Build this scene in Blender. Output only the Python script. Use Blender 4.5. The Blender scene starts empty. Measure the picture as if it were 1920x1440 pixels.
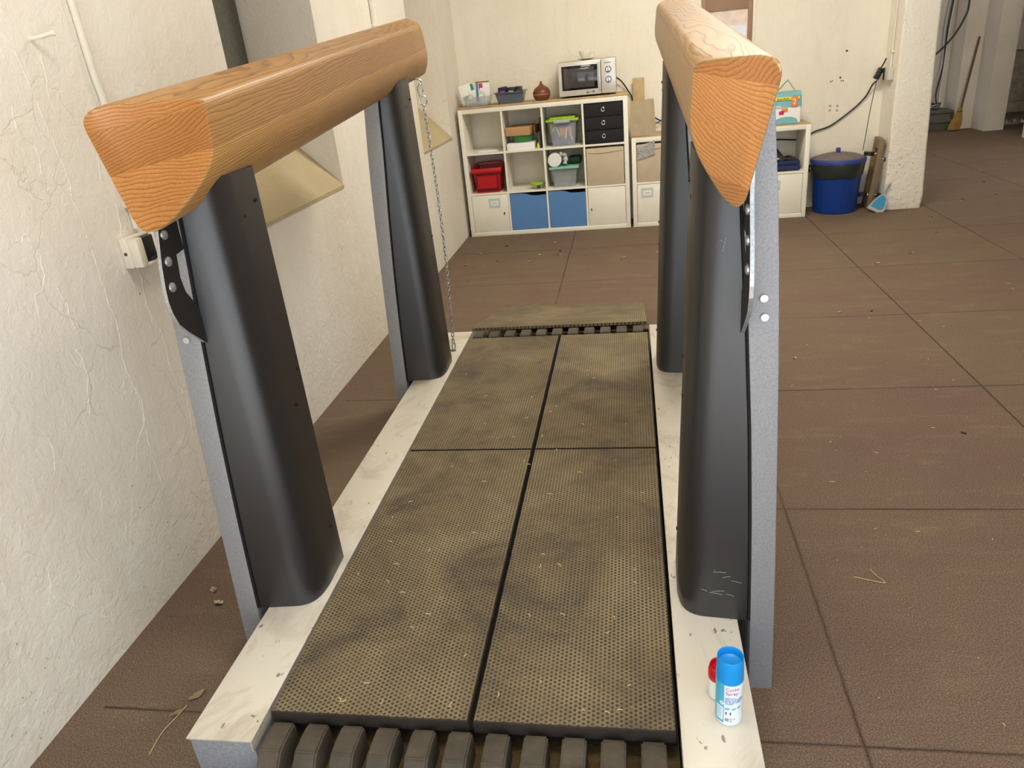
import bpy, bmesh, math, random
from mathutils import Vector, Matrix, noise
S = bpy.context.scene
C = S.collection
random.seed(7)

# ------------------------------------------------------------------ camera
CAMZ, YAW, PITCH, ROLL, FPX = 1.4998, 0.18317, 0.41677, -0.10182, 1381.9
fw = Vector((-math.sin(YAW)*math.cos(PITCH), math.cos(YAW)*math.cos(PITCH), -math.sin(PITCH)))
rt = Vector((math.cos(YAW), math.sin(YAW), 0)); up = rt.cross(fw)
r2 = rt*math.cos(ROLL)+up*math.sin(ROLL); u2 = -rt*math.sin(ROLL)+up*math.cos(ROLL)
cd = bpy.data.cameras.new('camera'); cam = bpy.data.objects.new('camera', cd); C.objects.link(cam)
m = Matrix((r2, u2, -fw)).transposed().to_4x4(); m.translation = (0, 0, CAMZ); cam.matrix_world = m
cd.sensor_fit = 'HORIZONTAL'; cd.sensor_width = 36; cd.lens = FPX/1920*36
cd.clip_start = 0.02; cd.clip_end = 100
S.camera = cam

# ------------------------------------------------------------------ world, light, exposure
w = bpy.data.worlds.new('world'); S.world = w; w.use_nodes = True
bg = w.node_tree.nodes['Background']; bg.inputs[0].default_value = (0.84, 0.91, 1.0, 1); bg.inputs[1].default_value = 1.5
S.view_settings.view_transform = 'Standard'; S.view_settings.look = 'None'
S.view_settings.exposure = -0.18; S.view_settings.gamma = 1; S.view_settings.use_curve_mapping = False

def area(name, loc, aim, sx, sy, power, col, spread=math.pi):
    d = bpy.data.lights.new(name, 'AREA'); d.shape = 'RECTANGLE'; d.size = sx; d.size_y = sy
    d.energy = power; d.color = col; d.spread = spread
    o = bpy.data.objects.new(name, d); C.objects.link(o); o.location = loc
    o.rotation_euler = (Vector(aim)-Vector(loc)).to_track_quat('-Z', 'Y').to_euler()
    return o
sd = bpy.data.lights.new('sun', 'SUN'); sd.energy = 19.0; sd.angle = math.radians(.6); sd.color = (1.0, .97, .92)
so = bpy.data.objects.new('sun', sd); C.objects.link(so); so.rotation_euler = Vector((.12, .27, -1)).to_track_quat('-Z', 'Y').to_euler()
area('daylight_gate', (1.1, -.5, 1.35), (1.1, 3.0, 0.6), 4.4, 2.4, 34, (0.74, 0.86, 1.0))
area('ceiling_light_near', (0.1, 1.2, 3.2), (0.1, 1.2, 0), 1.2, 0.5, 38, (1.0, 0.93, 0.82))
area('ceiling_light_middle', (0.6, 4.6, 3.2), (0.6, 4.9, 0), 1.4, 0.6, 108, (1.0, 0.93, 0.80))
area('fill_light_back_room', (4.05, 7.8, 3.2), (4.2, 9.4, 0), 1.2, 0.6, 60, (1.0, 0.93, 0.84))  # unseen fill lamp, added to brighten the far room's dark recess

# ------------------------------------------------------------------ material helpers
def nm(name):
    m = bpy.data.materials.new(name); m.use_nodes = True
    nt = m.node_tree; b = nt.nodes['Principled BSDF']
    return m, nt, b
def N(nt, t, **k):
    n = nt.nodes.new(t)
    for a, v in k.items():
        if a.startswith('i_'): n.inputs[a[2:].replace('_', ' ')].default_value = v
        else: setattr(n, a, v)
    return n
def L(nt, a, b): nt.links.new(a, b)
def rgb(r, g, b):   # 0-255 sRGB to linear
    f = lambda c: (c/255/12.92) if c/255 <= .04045 else ((c/255+.055)/1.055)**2.4
    return (f(r), f(g), f(b), 1)
def mathn(nt, op, a, b=None, c=None):
    n = nt.nodes.new('ShaderNodeMath'); n.operation = op
    for i, v in enumerate((a, b, c)):
        if v is None: continue
        if isinstance(v, (int, float)): n.inputs[i].default_value = v
        else: L(nt, v, n.inputs[i])
    return n.outputs[0]
def ramp(nt, fac, stops):
    n = nt.nodes.new('ShaderNodeValToRGB'); e = n.color_ramp.elements
    while len(e) < len(stops): e.new(0.5)
    for q, (p, c) in zip(e, stops): q.position = p; q.color = c
    L(nt, fac, n.inputs[0]); return n.outputs[0]
def mix(nt, fac, a, b, mode='MIX'):
    n = nt.nodes.new('ShaderNodeMix'); n.data_type = 'RGBA'; n.blend_type = mode
    for i, v in ((0, fac), (6, a), (7, b)):
        if isinstance(v, (int, float)): n.inputs[i].default_value = v
        elif isinstance(v, tuple): n.inputs[i].default_value = v
        else: L(nt, v, n.inputs[i])
    return n.outputs[2]
def pos(nt, scale=(1, 1, 1)):
    g = N(nt, 'ShaderNodeNewGeometry'); mp = N(nt, 'ShaderNodeMapping'); mp.inputs['Scale'].default_value = scale
    L(nt, g.outputs['Position'], mp.inputs[0]); return mp.outputs[0]
def noi(nt, v, scale, detail=4, rough=.55, dist=0):
    n = N(nt, 'ShaderNodeTexNoise'); n.inputs['Scale'].default_value = scale; n.inputs['Detail'].default_value = detail
    n.inputs['Roughness'].default_value = rough; n.inputs['Distortion'].default_value = dist
    if v is not None: L(nt, v, n.inputs['Vector'])
    return n.outputs[0]
def bump(nt, b, h, strength=.4, dist=.01):
    n = N(nt, 'ShaderNodeBump'); n.inputs['Strength'].default_value = strength; n.inputs['Distance'].default_value = dist
    L(nt, h, n.inputs['Height']); L(nt, n.outputs[0], b.inputs['Normal'])

def plain(name, col, rough=.5, metal=0, var=.06, bumps=0, bscale=60, trans=0, alpha=1, spec=.5):
    m, nt, b = nm(name)
    v = pos(nt); n = noi(nt, v, 14, 3)
    c2 = tuple(min(1, x*(1+var)) for x in col[:3])+(1,); c1 = tuple(x*(1-var) for x in col[:3])+(1,)
    L(nt, ramp(nt, n, [(.3, c1), (.7, c2)]), b.inputs['Base Color'])
    b.inputs['Roughness'].default_value = rough; b.inputs['Metallic'].default_value = metal
    b.inputs['Specular IOR Level'].default_value = spec
    if trans: b.inputs['Transmission Weight'].default_value = trans; b.inputs['IOR'].default_value = 1.15
    if alpha < 1: b.inputs['Alpha'].default_value = alpha
    if bumps: bump(nt, b, noi(nt, v, bscale, 4), bumps, .004)
    return m

def plaster(name, base, dark, speck=.5, relief=1.0, ck=.25, spt=.865):
    m, nt, b = nm(name); v = pos(nt)
    big = noi(nt, v, 1.3, 5, .6); med = noi(nt, v, 9, 6, .65, .6)
    c = ramp(nt, big, [(.3, dark), (.62, base)])
    warp = N(nt, 'ShaderNodeVectorMath', operation='MULTIPLY_ADD')
    nn = N(nt, 'ShaderNodeTexNoise'); nn.inputs['Scale'].default_value = 3.5; nn.inputs['Detail'].default_value = 6
    L(nt, v, nn.inputs['Vector']); L(nt, nn.outputs[1], warp.inputs[0]); warp.inputs[1].default_value = (.35, .35, .35); L(nt, v, warp.inputs[2])
    vo = N(nt, 'ShaderNodeTexVoronoi', feature='DISTANCE_TO_EDGE'); vo.inputs['Scale'].default_value = 2.2
    L(nt, warp.outputs[0], vo.inputs['Vector'])
    gate = ramp(nt, noi(nt, v, 2.1, 2), [(.5, (0, 0, 0, 1)), (.58, (1, 1, 1, 1))])
    crack = mathn(nt, 'MULTIPLY', ramp(nt, vo.outputs['Distance'], [(0, (1, 1, 1, 1)), (.006, (0, 0, 0, 1))]), gate)
    c = mix(nt, mathn(nt, 'MULTIPLY', crack, ck), c, rgb(168, 152, 124))
    # grime specks: more of them low down
    sx = N(nt, 'ShaderNodeSeparateXYZ'); L(nt, v, sx.inputs[0])
    sp = noi(nt, v, 55, 3, .6); spm = noi(nt, v, 3, 3)
    th = mathn(nt, 'ADD', mathn(nt, 'MULTIPLY', spm, .25), mathn(nt, 'MULTIPLY_ADD', sx.outputs[2], -.04, sp))
    s = ramp(nt, th, [(spt, (0, 0, 0, 1)), (spt+.02, (1, 1, 1, 1))])
    c = mix(nt, mathn(nt, 'MULTIPLY', s, speck), c, rgb(92, 80, 62))
    st = ramp(nt, noi(nt, pos(nt, (5, 5, .8)), 2.2, 5, .7), [(.5, (0, 0, 0, 1)), (.75, (1, 1, 1, 1))])
    c = mix(nt, mathn(nt, 'MULTIPLY', st, .2), c, rgb(208, 194, 162))
    L(nt, c, b.inputs['Base Color']); b.inputs['Roughness'].default_value = .6
    h = mathn(nt, 'ADD', mathn(nt, 'MULTIPLY', med, .6), mathn(nt, 'MULTIPLY', noi(nt, v, 38, 6, .6, .8), .45))
    h = mathn(nt, 'ADD', h, mathn(nt, 'MULTIPLY', crack, -.12))
    low = ramp(nt, mathn(nt, 'MULTIPLY_ADD', noi(nt, v, 1.7, 2), .5, sx.outputs[2]), [(.55, (1, 1, 1, 1)), (1.15, (.12, .12, .12, 1))])
    fl = ramp(nt, noi(nt, v, 13, 5, .6, .35), [(.46, (0, 0, 0, 1)), (.53, (1, 1, 1, 1))])
    h = mathn(nt, 'ADD', h, mathn(nt, 'MULTIPLY', mathn(nt, 'MULTIPLY', fl, low), .14))
    bump(nt, b, h, .75*relief, .02)
    return m

def floor_mat():
    m, nt, b = nm('rubber_floor'); v = pos(nt)
    wob = N(nt, 'ShaderNodeVectorMath', operation='MULTIPLY_ADD')
    nn = N(nt, 'ShaderNodeTexNoise'); nn.inputs['Scale'].default_value = 28; nn.inputs['Detail'].default_value = 3
    L(nt, v, nn.inputs['Vector']); L(nt, nn.outputs[1], wob.inputs[0]); wob.inputs[1].default_value = (.007, .007, 0); L(nt, v, wob.inputs[2])
    sx = N(nt, 'ShaderNodeSeparateXYZ'); L(nt, wob.outputs[0], sx.inputs[0])
    u = mathn(nt, 'DIVIDE', mathn(nt, 'SUBTRACT', sx.outputs[0], .492), .996)
    t = mathn(nt, 'DIVIDE', mathn(nt, 'SUBTRACT', sx.outputs[1], 5.0825), .951)
    def edge(q): 
        f = mathn(nt, 'FRACT', q); return mathn(nt, 'MINIMUM', f, mathn(nt, 'SUBTRACT', 1, f))
    e = mathn(nt, 'MINIMUM', edge(u), edge(t))
    joint = mathn(nt, 'MULTIPLY', ramp(nt, e, [(.0015, (1, 1, 1, 1)), (.005, (0, 0, 0, 1))]), mathn(nt, 'GREATER_THAN', sx.outputs[0], -1.44))
    cv = N(nt, 'ShaderNodeCombineXYZ'); L(nt, mathn(nt, 'FLOOR', u), cv.inputs[0]); L(nt, mathn(nt, 'FLOOR', t), cv.inputs[1])
    wn = N(nt, 'ShaderNodeTexWhiteNoise'); L(nt, cv.outputs[0], wn.inputs['Vector'])
    tone = mathn(nt, 'ADD', mathn(nt, 'MULTIPLY', wn.outputs[0], .16), mathn(nt, 'MULTIPLY', noi(nt, pos(nt, (.8, 1.5, 1)), 1.6, 6, .7), .75))
    c = ramp(nt, tone, [(.25, rgb(130, 104, 92)), (.45, rgb(134, 112, 94)), (.68, rgb(136, 119, 97))])
    dust = ramp(nt, noi(nt, pos(nt, (1, 3, 1)), 3.2, 7, .75), [(.52, (0, 0, 0, 1)), (.75, (1, 1, 1, 1))])
    c = mix(nt, mathn(nt, 'MULTIPLY', dust, .5), c, rgb(160, 142, 114))
    g = noi(nt, v, 240, 2, .6)
    c = mix(nt, .75, c, ramp(nt, g, [(.34, rgb(120, 120, 120)), (.55, rgb(205, 205, 205)), (.7, rgb(255, 255, 255))]), 'MULTIPLY')
    fl = ramp(nt, noi(nt, v, 90, 2, .5), [(.735, (0, 0, 0, 1)), (.75, (1, 1, 1, 1))])
    c = mix(nt, mathn(nt, 'MULTIPLY', fl, .7), c, rgb(190, 170, 130))
    jf = ramp(nt, noi(nt, v, 1.6, 2), [(.3, rgb(120, 120, 120)), (.55, rgb(235, 235, 235))])
    c = mix(nt, mathn(nt, 'MULTIPLY', joint, jf), c, rgb(38, 26, 20))
    L(nt, c, b.inputs['Base Color']); b.inputs['Roughness'].default_value = .85; b.inputs['Specular IOR Level'].default_value = .25
    h = mathn(nt, 'SUBTRACT', mathn(nt, 'MULTIPLY', g, .25), joint)
    bump(nt, b, h, .6, .006)
    return m

def wood_rail(name, tint, side):
    m, nt, b = nm(name)
    tc = N(nt, 'ShaderNodeNewGeometry'); sx = N(nt, 'ShaderNodeSeparateXYZ'); L(nt, tc.outputs['Position'], sx.inputs[0])
    X, Y, Z = sx.outputs
    zz = mathn(nt, 'SUBTRACT', Z, mathn(nt, 'MULTIPLY', mathn(nt, 'SUBTRACT', Y, 1.3), .0946))
    lam = mathn(nt, 'FLOOR', mathn(nt, 'DIVIDE', mathn(nt, 'SUBTRACT', zz, 1.06 + .028*side), .081))
    wn = N(nt, 'ShaderNodeTexWhiteNoise', noise_dimensions='1D'); L(nt, lam, wn.inputs['W'])
    sep = N(nt, 'ShaderNodeSeparateColor'); L(nt, wn.outputs[1], sep.inputs[0])
    # ring centre differs per lamella
    cx = mathn(nt, 'MULTIPLY_ADD', sep.outputs[0], .5, -.25 - .3865 + side*.57)
    cz = mathn(nt, 'MULTIPLY_ADD', sep.outputs[1], .3, 1.6)
    wv = N(nt, 'ShaderNodeCombineXYZ'); L(nt, X, wv.inputs[0]); L(nt, mathn(nt, 'MULTIPLY', Y, .16), wv.inputs[1]); L(nt, zz, wv.inputs[2])
    n1 = noi(nt, wv.outputs[0], 7, 3, .5); n2 = noi(nt, wv.outputs[0], 30, 3, .5)
    dx = mathn(nt, 'SUBTRACT', X, cx); dz = mathn(nt, 'SUBTRACT', zz, cz)
    d = mathn(nt, 'SQRT', mathn(nt, 'ADD', mathn(nt, 'MULTIPLY', dx, dx), mathn(nt, 'MULTIPLY', dz, dz)))
    d = mathn(nt, 'ADD', d, mathn(nt, 'MULTIPLY', n1, .075)); d = mathn(nt, 'ADD', d, mathn(nt, 'MULTIPLY', n2, .007))
    d = mathn(nt, 'ADD', d, mathn(nt, 'MULTIPLY', Y, .018))
    f = mathn(nt, 'FRACT', mathn(nt, 'MULTIPLY', d, 150))
    ring = ramp(nt, f, [(0, (0, 0, 0, 1)), (.6, (.35, .35, .35, 1)), (.86, (1, 1, 1, 1)), (1, (0, 0, 0, 1))])
    hi, lo = tint
    c = mix(nt, mathn(nt, 'MULTIPLY', ring, .75), hi, lo)
    lt = N(nt, 'ShaderNodeMix', data_type='RGBA', blend_type='MULTIPLY'); lt.inputs[0].default_value = 1; L(nt, c, lt.inputs[6])
    L(nt, ramp(nt, sep.outputs[2], [(0, rgb(205, 190, 176)), (1, rgb(255, 255, 255))]), lt.inputs[7])
    # fine fibres
    fv = N(nt, 'ShaderNodeCombineXYZ'); L(nt, X, fv.inputs[0]); L(nt, mathn(nt, 'MULTIPLY', Y, .02), fv.inputs[1]); L(nt, zz, fv.inputs[2])
    fib = noi(nt, fv.outputs[0], 420, 2)
    c = mix(nt, .22, lt.outputs[2], ramp(nt, fib, [(.35, rgb(150, 140, 130)), (.6, rgb(255, 255, 255))]), 'MULTIPLY')
    L(nt, c, b.inputs['Base Color']); b.inputs['Roughness'].default_value = .42
    b.inputs['Coat Weight'].default_value = .15; b.inputs['Coat Roughness'].default_value = .3
    bump(nt, b, mathn(nt, 'MULTIPLY', ring, -1), .22, .002)
    return m

def tread_mat():
    m, nt, b = nm('studded_rubber'); v = pos(nt)
    sx = N(nt, 'ShaderNodeSeparateXYZ'); L(nt, v, sx.inputs[0]); k = 2*math.pi/.0100
    tot = None
    for a in (0, 60, 120):
        q = mathn(nt, 'ADD', mathn(nt, 'MULTIPLY', sx.outputs[0], k*math.cos(math.radians(a))), mathn(nt, 'MULTIPLY', sx.outputs[1], k*math.sin(math.radians(a))))
        q = mathn(nt, 'COSINE', q); tot = q if tot is None else mathn(nt, 'ADD', tot, q)
    stud = ramp(nt, mathn(nt, 'MULTIPLY_ADD', tot, .22, .34), [(.30, (1, 1, 1, 1)), (.68, (0, 0, 0, 1))])
    dirt = noi(nt, v, 3.2, 7, .7, .4); worn = noi(nt, v, 9, 5, .7)
    hi = ramp(nt, dirt, [(.32, rgb(84, 78, 65)), (.48, rgb(120, 107, 84)), (.66, rgb(144, 130, 101))])
    lo = ramp(nt, worn, [(.35, rgb(54, 45, 33)), (.65, rgb(84, 70, 48))])
    c = mix(nt, stud, lo, hi)
    soil = ramp(nt, noi(nt, v, 5, 8, .8), [(.55, (0, 0, 0, 1)), (.72, (1, 1, 1, 1))])
    c = mix(nt, mathn(nt, 'MULTIPLY', soil, .5), c, rgb(122, 100, 68))
    ch = ramp(nt, noi(nt, pos(nt, (1, .35, 1)), 120, 2), [(.7, (0, 0, 0, 1)), (.73, (1, 1, 1, 1))])
    c = mix(nt, mathn(nt, 'MULTIPLY', ch, .6), c, rgb(176, 156, 112))
    L(nt, c, b.inputs['Base Color']); b.inputs['Roughness'].default_value = .8; b.inputs['Specular IOR Level'].default_value = .3
    bump(nt, b, stud, .55, .004)
    return m

def powder(name, col, bscale=350, rough=.45, metal=.3, strength=.25, fleck=0):
    m, nt, b = nm(name); v = pos(nt); n = noi(nt, v, bscale, 3, .6)
    c = ramp(nt, n, [(.35, tuple(x*.82 for x in col[:3])+(1,)), (.65, tuple(min(1, x*1.12) for x in col[:3])+(1,))])
    if fleck:
        f = ramp(nt, noi(nt, v, 26, 4, .6), [(.72, (0, 0, 0, 1)), (.76, (1, 1, 1, 1))])
        c = mix(nt, mathn(nt, 'MULTIPLY', f, fleck), c, rgb(150, 145, 135))
    L(nt, c, b.inputs['Base Color']); b.inputs['Roughness'].default_value = rough; b.inputs['Metallic'].default_value = metal
    bump(nt, b, n, strength, .001)
    return m

def beam_mat():
    m, nt, b = nm('beam_top'); v = pos(nt)
    smear = ramp(nt, noi(nt, pos(nt, (1, .5, 1)), 4.5, 7, .7, 1.2), [(.5, (0, 0, 0, 1)), (.8, (1, 1, 1, 1))])
    c = mix(nt, mathn(nt, 'MULTIPLY', smear, .8), rgb(216, 210, 196), rgb(140, 120, 88))
    s = ramp(nt, noi(nt, pos(nt, (1, .6, 1)), 48, 3), [(.69, (0, 0, 0, 1)), (.72, (1, 1, 1, 1))])
    c = mix(nt, mathn(nt, 'MULTIPLY', s, .75), c, rgb(96, 80, 56))
    L(nt, c, b.inputs['Base Color']); b.inputs['Roughness'].default_value = .45; b.inputs['Metallic'].default_value = .25
    return m

M = {}
M['wall'] = plaster('plaster_wall', rgb(240, 235, 224), rgb(232, 224, 208), .75, .55, .25, .835)
M['wallback'] = plaster('plaster_back', rgb(240, 233, 216), rgb(233, 224, 204), .45, .4, .12)
M['pier'] = plaster('plaster_pier', rgb(244, 240, 228), rgb(238, 230, 212), .7, .9, .2, .80)
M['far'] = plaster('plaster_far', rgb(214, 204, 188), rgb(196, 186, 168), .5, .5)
M['sill'] = plaster('plaster_sill', rgb(200, 184, 148), rgb(180, 162, 124), .8, 1)
M['floor'] = floor_mat()
M['yard'] = plain('yard_concrete', rgb(190, 190, 190), .85)
M['ceil'] = plain('ceiling_paint', rgb(225, 215, 195), .8)
M['board'] = powder('weathered_board', rgb(92, 92, 82), 70, .85, 0, .5)
M['woodL'] = wood_rail('rail_wood', (rgb(198, 152, 92), rgb(126, 86, 46)), -1)
M['woodR'] = wood_rail('rail_wood_right', (rgb(200, 162, 108), rgb(146, 106, 64)), 1)
M['woodcapL'] = wood_rail('rail_end_wood', (rgb(200, 138, 74), rgb(132, 82, 40)), -1)
M['woodcapR'] = wood_rail('rail_end_wood_right', (rgb(216, 152, 90), rgb(156, 98, 50)), 1)
M['tread'] = tread_mat()
M['rubber'] = plain('dark_rubber', rgb(50, 41, 31), .9, var=.25, bumps=.5, bscale=120)
M['slat'] = plain('worn_rubber_slat', rgb(74, 66, 54), .75, var=.3, bumps=.8, bscale=90)
M['grey'] = powder('grey_powder_coat', rgb(142, 142, 143), 300, .5, .2)
M['black'] = powder('black_powder_coat', rgb(25, 25, 27), 420, .38, .0, .12, .1)
M['black'].node_tree.nodes['Principled BSDF'].inputs['Specular IOR Level'].default_value = .85
M['bracket'] = plain('black_bracket', rgb(30, 28, 27), .55)
M['galv'] = powder('galvanised', rgb(178, 180, 180), 160, .4, .7, .2)
M['bolt'] = plain('bolt_zinc', rgb(205, 205, 205), .3, .8)
M['darkbolt'] = plain('dark_bolt', rgb(40, 40, 40), .35, .5)
M['beam'] = beam_mat()
M['beamend'] = powder('beam_end', rgb(160, 163, 168), 120, .5, .3, .1, .5)
M['chrome'] = plain('chain_steel', rgb(190, 190, 188), .25, .95)
M['white'] = plain('white_laminate', rgb(240, 236, 220), .45, var=.02)
M['whitein'] = plain('white_laminate_door', rgb(236, 232, 216), .4, var=.02)
M['woodtop'] = plain('pale_wood_top', rgb(186, 158, 112), .55, var=.12, bumps=.1)
M['blue'] = plain('blue_front', rgb(88, 134, 190), .45, var=.03)
M['blackfab'] = plain('black_fabric', rgb(26, 26, 28), .85, bumps=.3, bscale=400)
M['beigefab'] = plain('beige_fabric', rgb(196, 180, 154), .9, var=.05, bumps=.3, bscale=300)
M['red'] = plain('red_plastic', rgb(190, 18, 26), .4, var=.05)
M['darkgap'] = plain('dark_gap', rgb(14, 13, 14), .9)
M['grn'] = plain('green_lid', rgb(150, 190, 40), .4)
M['dgreen'] = plain('dark_green', rgb(24, 66, 40), .5)
M['green'] = plain('green_plastic', rgb(62, 128, 66), .45)
M['mint'] = plain('mint_lid', rgb(130, 190, 165), .4)
M['card'] = plain('cardboard', rgb(188, 146, 100), .8)
M['cardd'] = plain('cardboard_side', rgb(146, 112, 72), .8)
M['clear'] = plain('clear_plastic', rgb(200, 208, 208), .18, var=.02, alpha=.26)
M['greytub'] = plain('grey_tint_plastic', rgb(98, 108, 118), .25, alpha=.88)
M['silver'] = plain('silver_plastic', rgb(216, 212, 204), .3, .35, var=.03)
M['mwtop'] = plain('microwave_case', rgb(176, 168, 138), .45, .2)
M['glassblk'] = plain('black_glass', rgb(16, 16, 18), .08)
M['mesh'] = plain('tinted_window', rgb(72, 68, 68), .1)
M['china'] = plain('china', rgb(226, 222, 208), .25, var=.02)
M['brown'] = plain('brown_diffuser', rgb(112, 66, 38), .4, var=.12)
M['brown2'] = plain('brown_band', rgb(176, 120, 92), .35)
M['label'] = plain('label_card', rgb(196, 208, 200), .6, var=.02)
M['paper'] = plain('white_paper', rgb(240, 240, 236), .6, var=.01)
M['ink'] = plain('ink', rgb(70, 72, 76), .7)
M['cable'] = plain('black_cable', rgb(34, 32, 32), .5)
M['binblue'] = plain('bin_blue', rgb(14, 56, 134), .32, var=.06)
M['binlid'] = plain('bin_lid_blue', rgb(44, 60, 132), .5, var=.1)
M['dust'] = plain('dusty_lid', rgb(112, 100, 98), .7, var=.1)
M['liner'] = plain('bin_liner', rgb(44, 50, 48), .28, var=.2)
M['dolly'] = plain('dolly_wood', rgb(126, 104, 76), .6, var=.12, bumps=.1)
M['blackp'] = plain('black_plastic', rgb(24, 24, 26), .4)
M['pan'] = plain('dustpan_grey', rgb(176, 178, 178), .45)
M['panblue'] = plain('dustpan_blue', rgb(60, 150, 190), .4)
M['sock'] = plain('socket_grey', rgb(204, 200, 188), .45)
M['sockw'] = plain('socket_cream', rgb(226, 218, 200), .45)
M['pipe'] = plain('painted_pipe', rgb(226, 219, 203), .45, bumps=.15)
M['frame'] = plain('brown_frame', rgb(156, 124, 98), .5)
M['picture'] = plain('picture_print', rgb(226, 206, 188), .25, var=.1)
M['pale'] = plain('pale_print', rgb(225, 228, 240), .2)
M['nappy'] = plain('pack_blue', rgb(120, 180, 190), .4)
M['yellow'] = plain('pack_yellow', rgb(228, 218, 60), .5)
M['orange'] = plain('orange_print', rgb(232, 140, 70), .5)
M['magenta'] = plain('magenta_print', rgb(200, 50, 110), .5)
M['teal'] = plain('teal_print', rgb(40, 150, 120), .5)
M['bluep'] = plain('blue_print', rgb(60, 130, 195), .5)
M['indigo'] = plain('indigo_print', rgb(66, 76, 150), .5)
M['navy'] = plain('navy_cloth', rgb(28, 38, 78), .8, bumps=.3)
M['greycloth'] = plain('grey_cloth', rgb(84, 82, 78), .85, bumps=.3)
M['straw'] = plain('broom_straw', rgb(150, 118, 54), .85, var=.25, bumps=.6, bscale=200)
M['stick'] = plain('broom_stick', rgb(92, 66, 46), .6)
M['leafp'] = plain('pale_leaf', rgb(186, 168, 132), .75, var=.15)
M['leafd'] = plain('dark_leaf', rgb(66, 48, 34), .8, var=.2)
M['strawp'] = plain('straw_stalk', rgb(208, 188, 132), .7)
M['canblue'] = plain('can_cap_blue', rgb(22, 150, 226), .32, var=.01)
M['cancyan'] = plain('can_cyan', rgb(70, 182, 214), .3, var=.08)
M['canwhite'] = plain('can_white', rgb(232, 240, 246), .28, var=.01)
M['pink'] = plain('label_pink', rgb(205, 96, 130), .5)
M['jarred'] = plain('jar_lid_red', rgb(196, 16, 30), .3)
M['gate'] = plain('old_door_wood', rgb(168, 156, 138), .85, var=.2, bumps=.5, bscale=30)
M['crate'] = plain('grey_green_crate', rgb(96, 98, 84), .7, var=.15)
M['bag'] = plain('beige_bag', rgb(206, 190, 158), .5, var=.05, bumps=.3, bscale=12)
M['film'] = plain('clear_film', rgb(215, 218, 214), .15, var=.05, alpha=.7, bumps=.8, bscale=60)
M['hay'] = plain('dry_dirt', rgb(84, 66, 34), .9, var=.4, bumps=1, bscale=150)

# ------------------------------------------------------------------ geometry helpers
def merge(bm, t):
    me = bpy.data.meshes.new('t'); t.to_mesh(me); t.free(); bm.from_mesh(me); bpy.data.meshes.remove(me)
def box(bm, x0, x1, y0, y1, z0, z1, bev=0, mat=None, seg=2, mi=0):
    t = bmesh.new(); r = bmesh.ops.create_cube(t, size=1)
    for v in t.verts: v.co = Vector(((x0+x1)/2+v.co.x*(x1-x0), (y0+y1)/2+v.co.y*(y1-y0), (z0+z1)/2+v.co.z*(z1-z0)))
    if bev: bmesh.ops.bevel(t, geom=t.edges[:], offset=bev, segments=seg, affect='EDGES', profile=.5)
    if mat is not None: bmesh.ops.transform(t, matrix=mat, verts=t.verts)
    for f in t.faces: f.material_index = mi
    merge(bm, t)
def cyl(bm, p0, p1, r0, r1=None, seg=20, mi=0):
    r1 = r0 if r1 is None else r1; p0 = Vector(p0); p1 = Vector(p1); d = p1-p0
    t = bmesh.new(); bmesh.ops.create_cone(t, cap_ends=True, segments=seg, radius1=r0, radius2=r1, depth=d.length)
    bmesh.ops.transform(t, matrix=Matrix.Translation((p0+p1)/2) @ d.to_track_quat('Z', 'Y').to_matrix().to_4x4(), verts=t.verts)
    for f in t.faces: f.material_index = mi
    merge(bm, t)
def lathe(bm, prof, c=(0, 0, 0), seg=32, sx=1, sy=1, mat=None):
    t = bmesh.new(); rings = []
    for r, z in prof:
        rings.append([t.verts.new((r*sx*math.cos(2*math.pi*i/seg), r*sy*math.sin(2*math.pi*i/seg), z)) for i in range(seg)])
    for a, b in zip(rings, rings[1:]):
        for i in range(seg): t.faces.new((a[i], a[(i+1) % seg], b[(i+1) % seg], b[i]))
    bmesh.ops.remove_doubles(t, verts=t.verts, dist=1e-5)
    mm = Matrix.Translation(c)
    if mat is not None: mm = mm @ mat
    bmesh.ops.transform(t, matrix=mm, verts=t.verts); bmesh.ops.recalc_face_normals(t, faces=t.faces); merge(bm, t)
def loft(bm, rings, cap=True, closed=True, mi=0, capmi=None):
    vs = [[bm.verts.new(p) for p in r] for r in rings]; n = len(rings[0])
    for a, b in zip(vs, vs[1:]):
        for i in range(n if closed else n-1):
            f = bm.faces.new((a[i], a[(i+1) % n], b[(i+1) % n], b[i])); f.material_index = mi
    if cap and closed:
        for q in (vs[0], vs[-1]):
            f = bm.faces.new(q); f.material_index = mi if capmi is None else capmi
    bmesh.ops.recalc_face_normals(bm, faces=bm.faces)
def tube(bm, pts, r, seg=8, closed=False, flat=1):
    pts = [Vector(p) for p in pts]; n = len(pts); rings = []; upv = None
    for i, p in enumerate(pts):
        if closed: d = pts[(i+1) % n]-pts[i-1]
        else: d = pts[min(i+1, n-1)]-pts[max(i-1, 0)]
        d.normalize()
        if upv is None: upv = d.orthogonal().normalized()
        upv = (upv-d*upv.dot(d)).normalized(); s = d.cross(upv)
        rr = r[i] if isinstance(r, (list, tuple)) else r
        rings.append([p+upv*math.cos(2*math.pi*k/seg)*rr+s*math.sin(2*math.pi*k/seg)*rr*flat for k in range(seg)])
    if closed: rings.append(rings[0])
    t = bmesh.new(); loft(t, rings, cap=not closed)
    if closed: bmesh.ops.remove_doubles(t, verts=t.verts, dist=1e-6)
    merge(bm, t)
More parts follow.
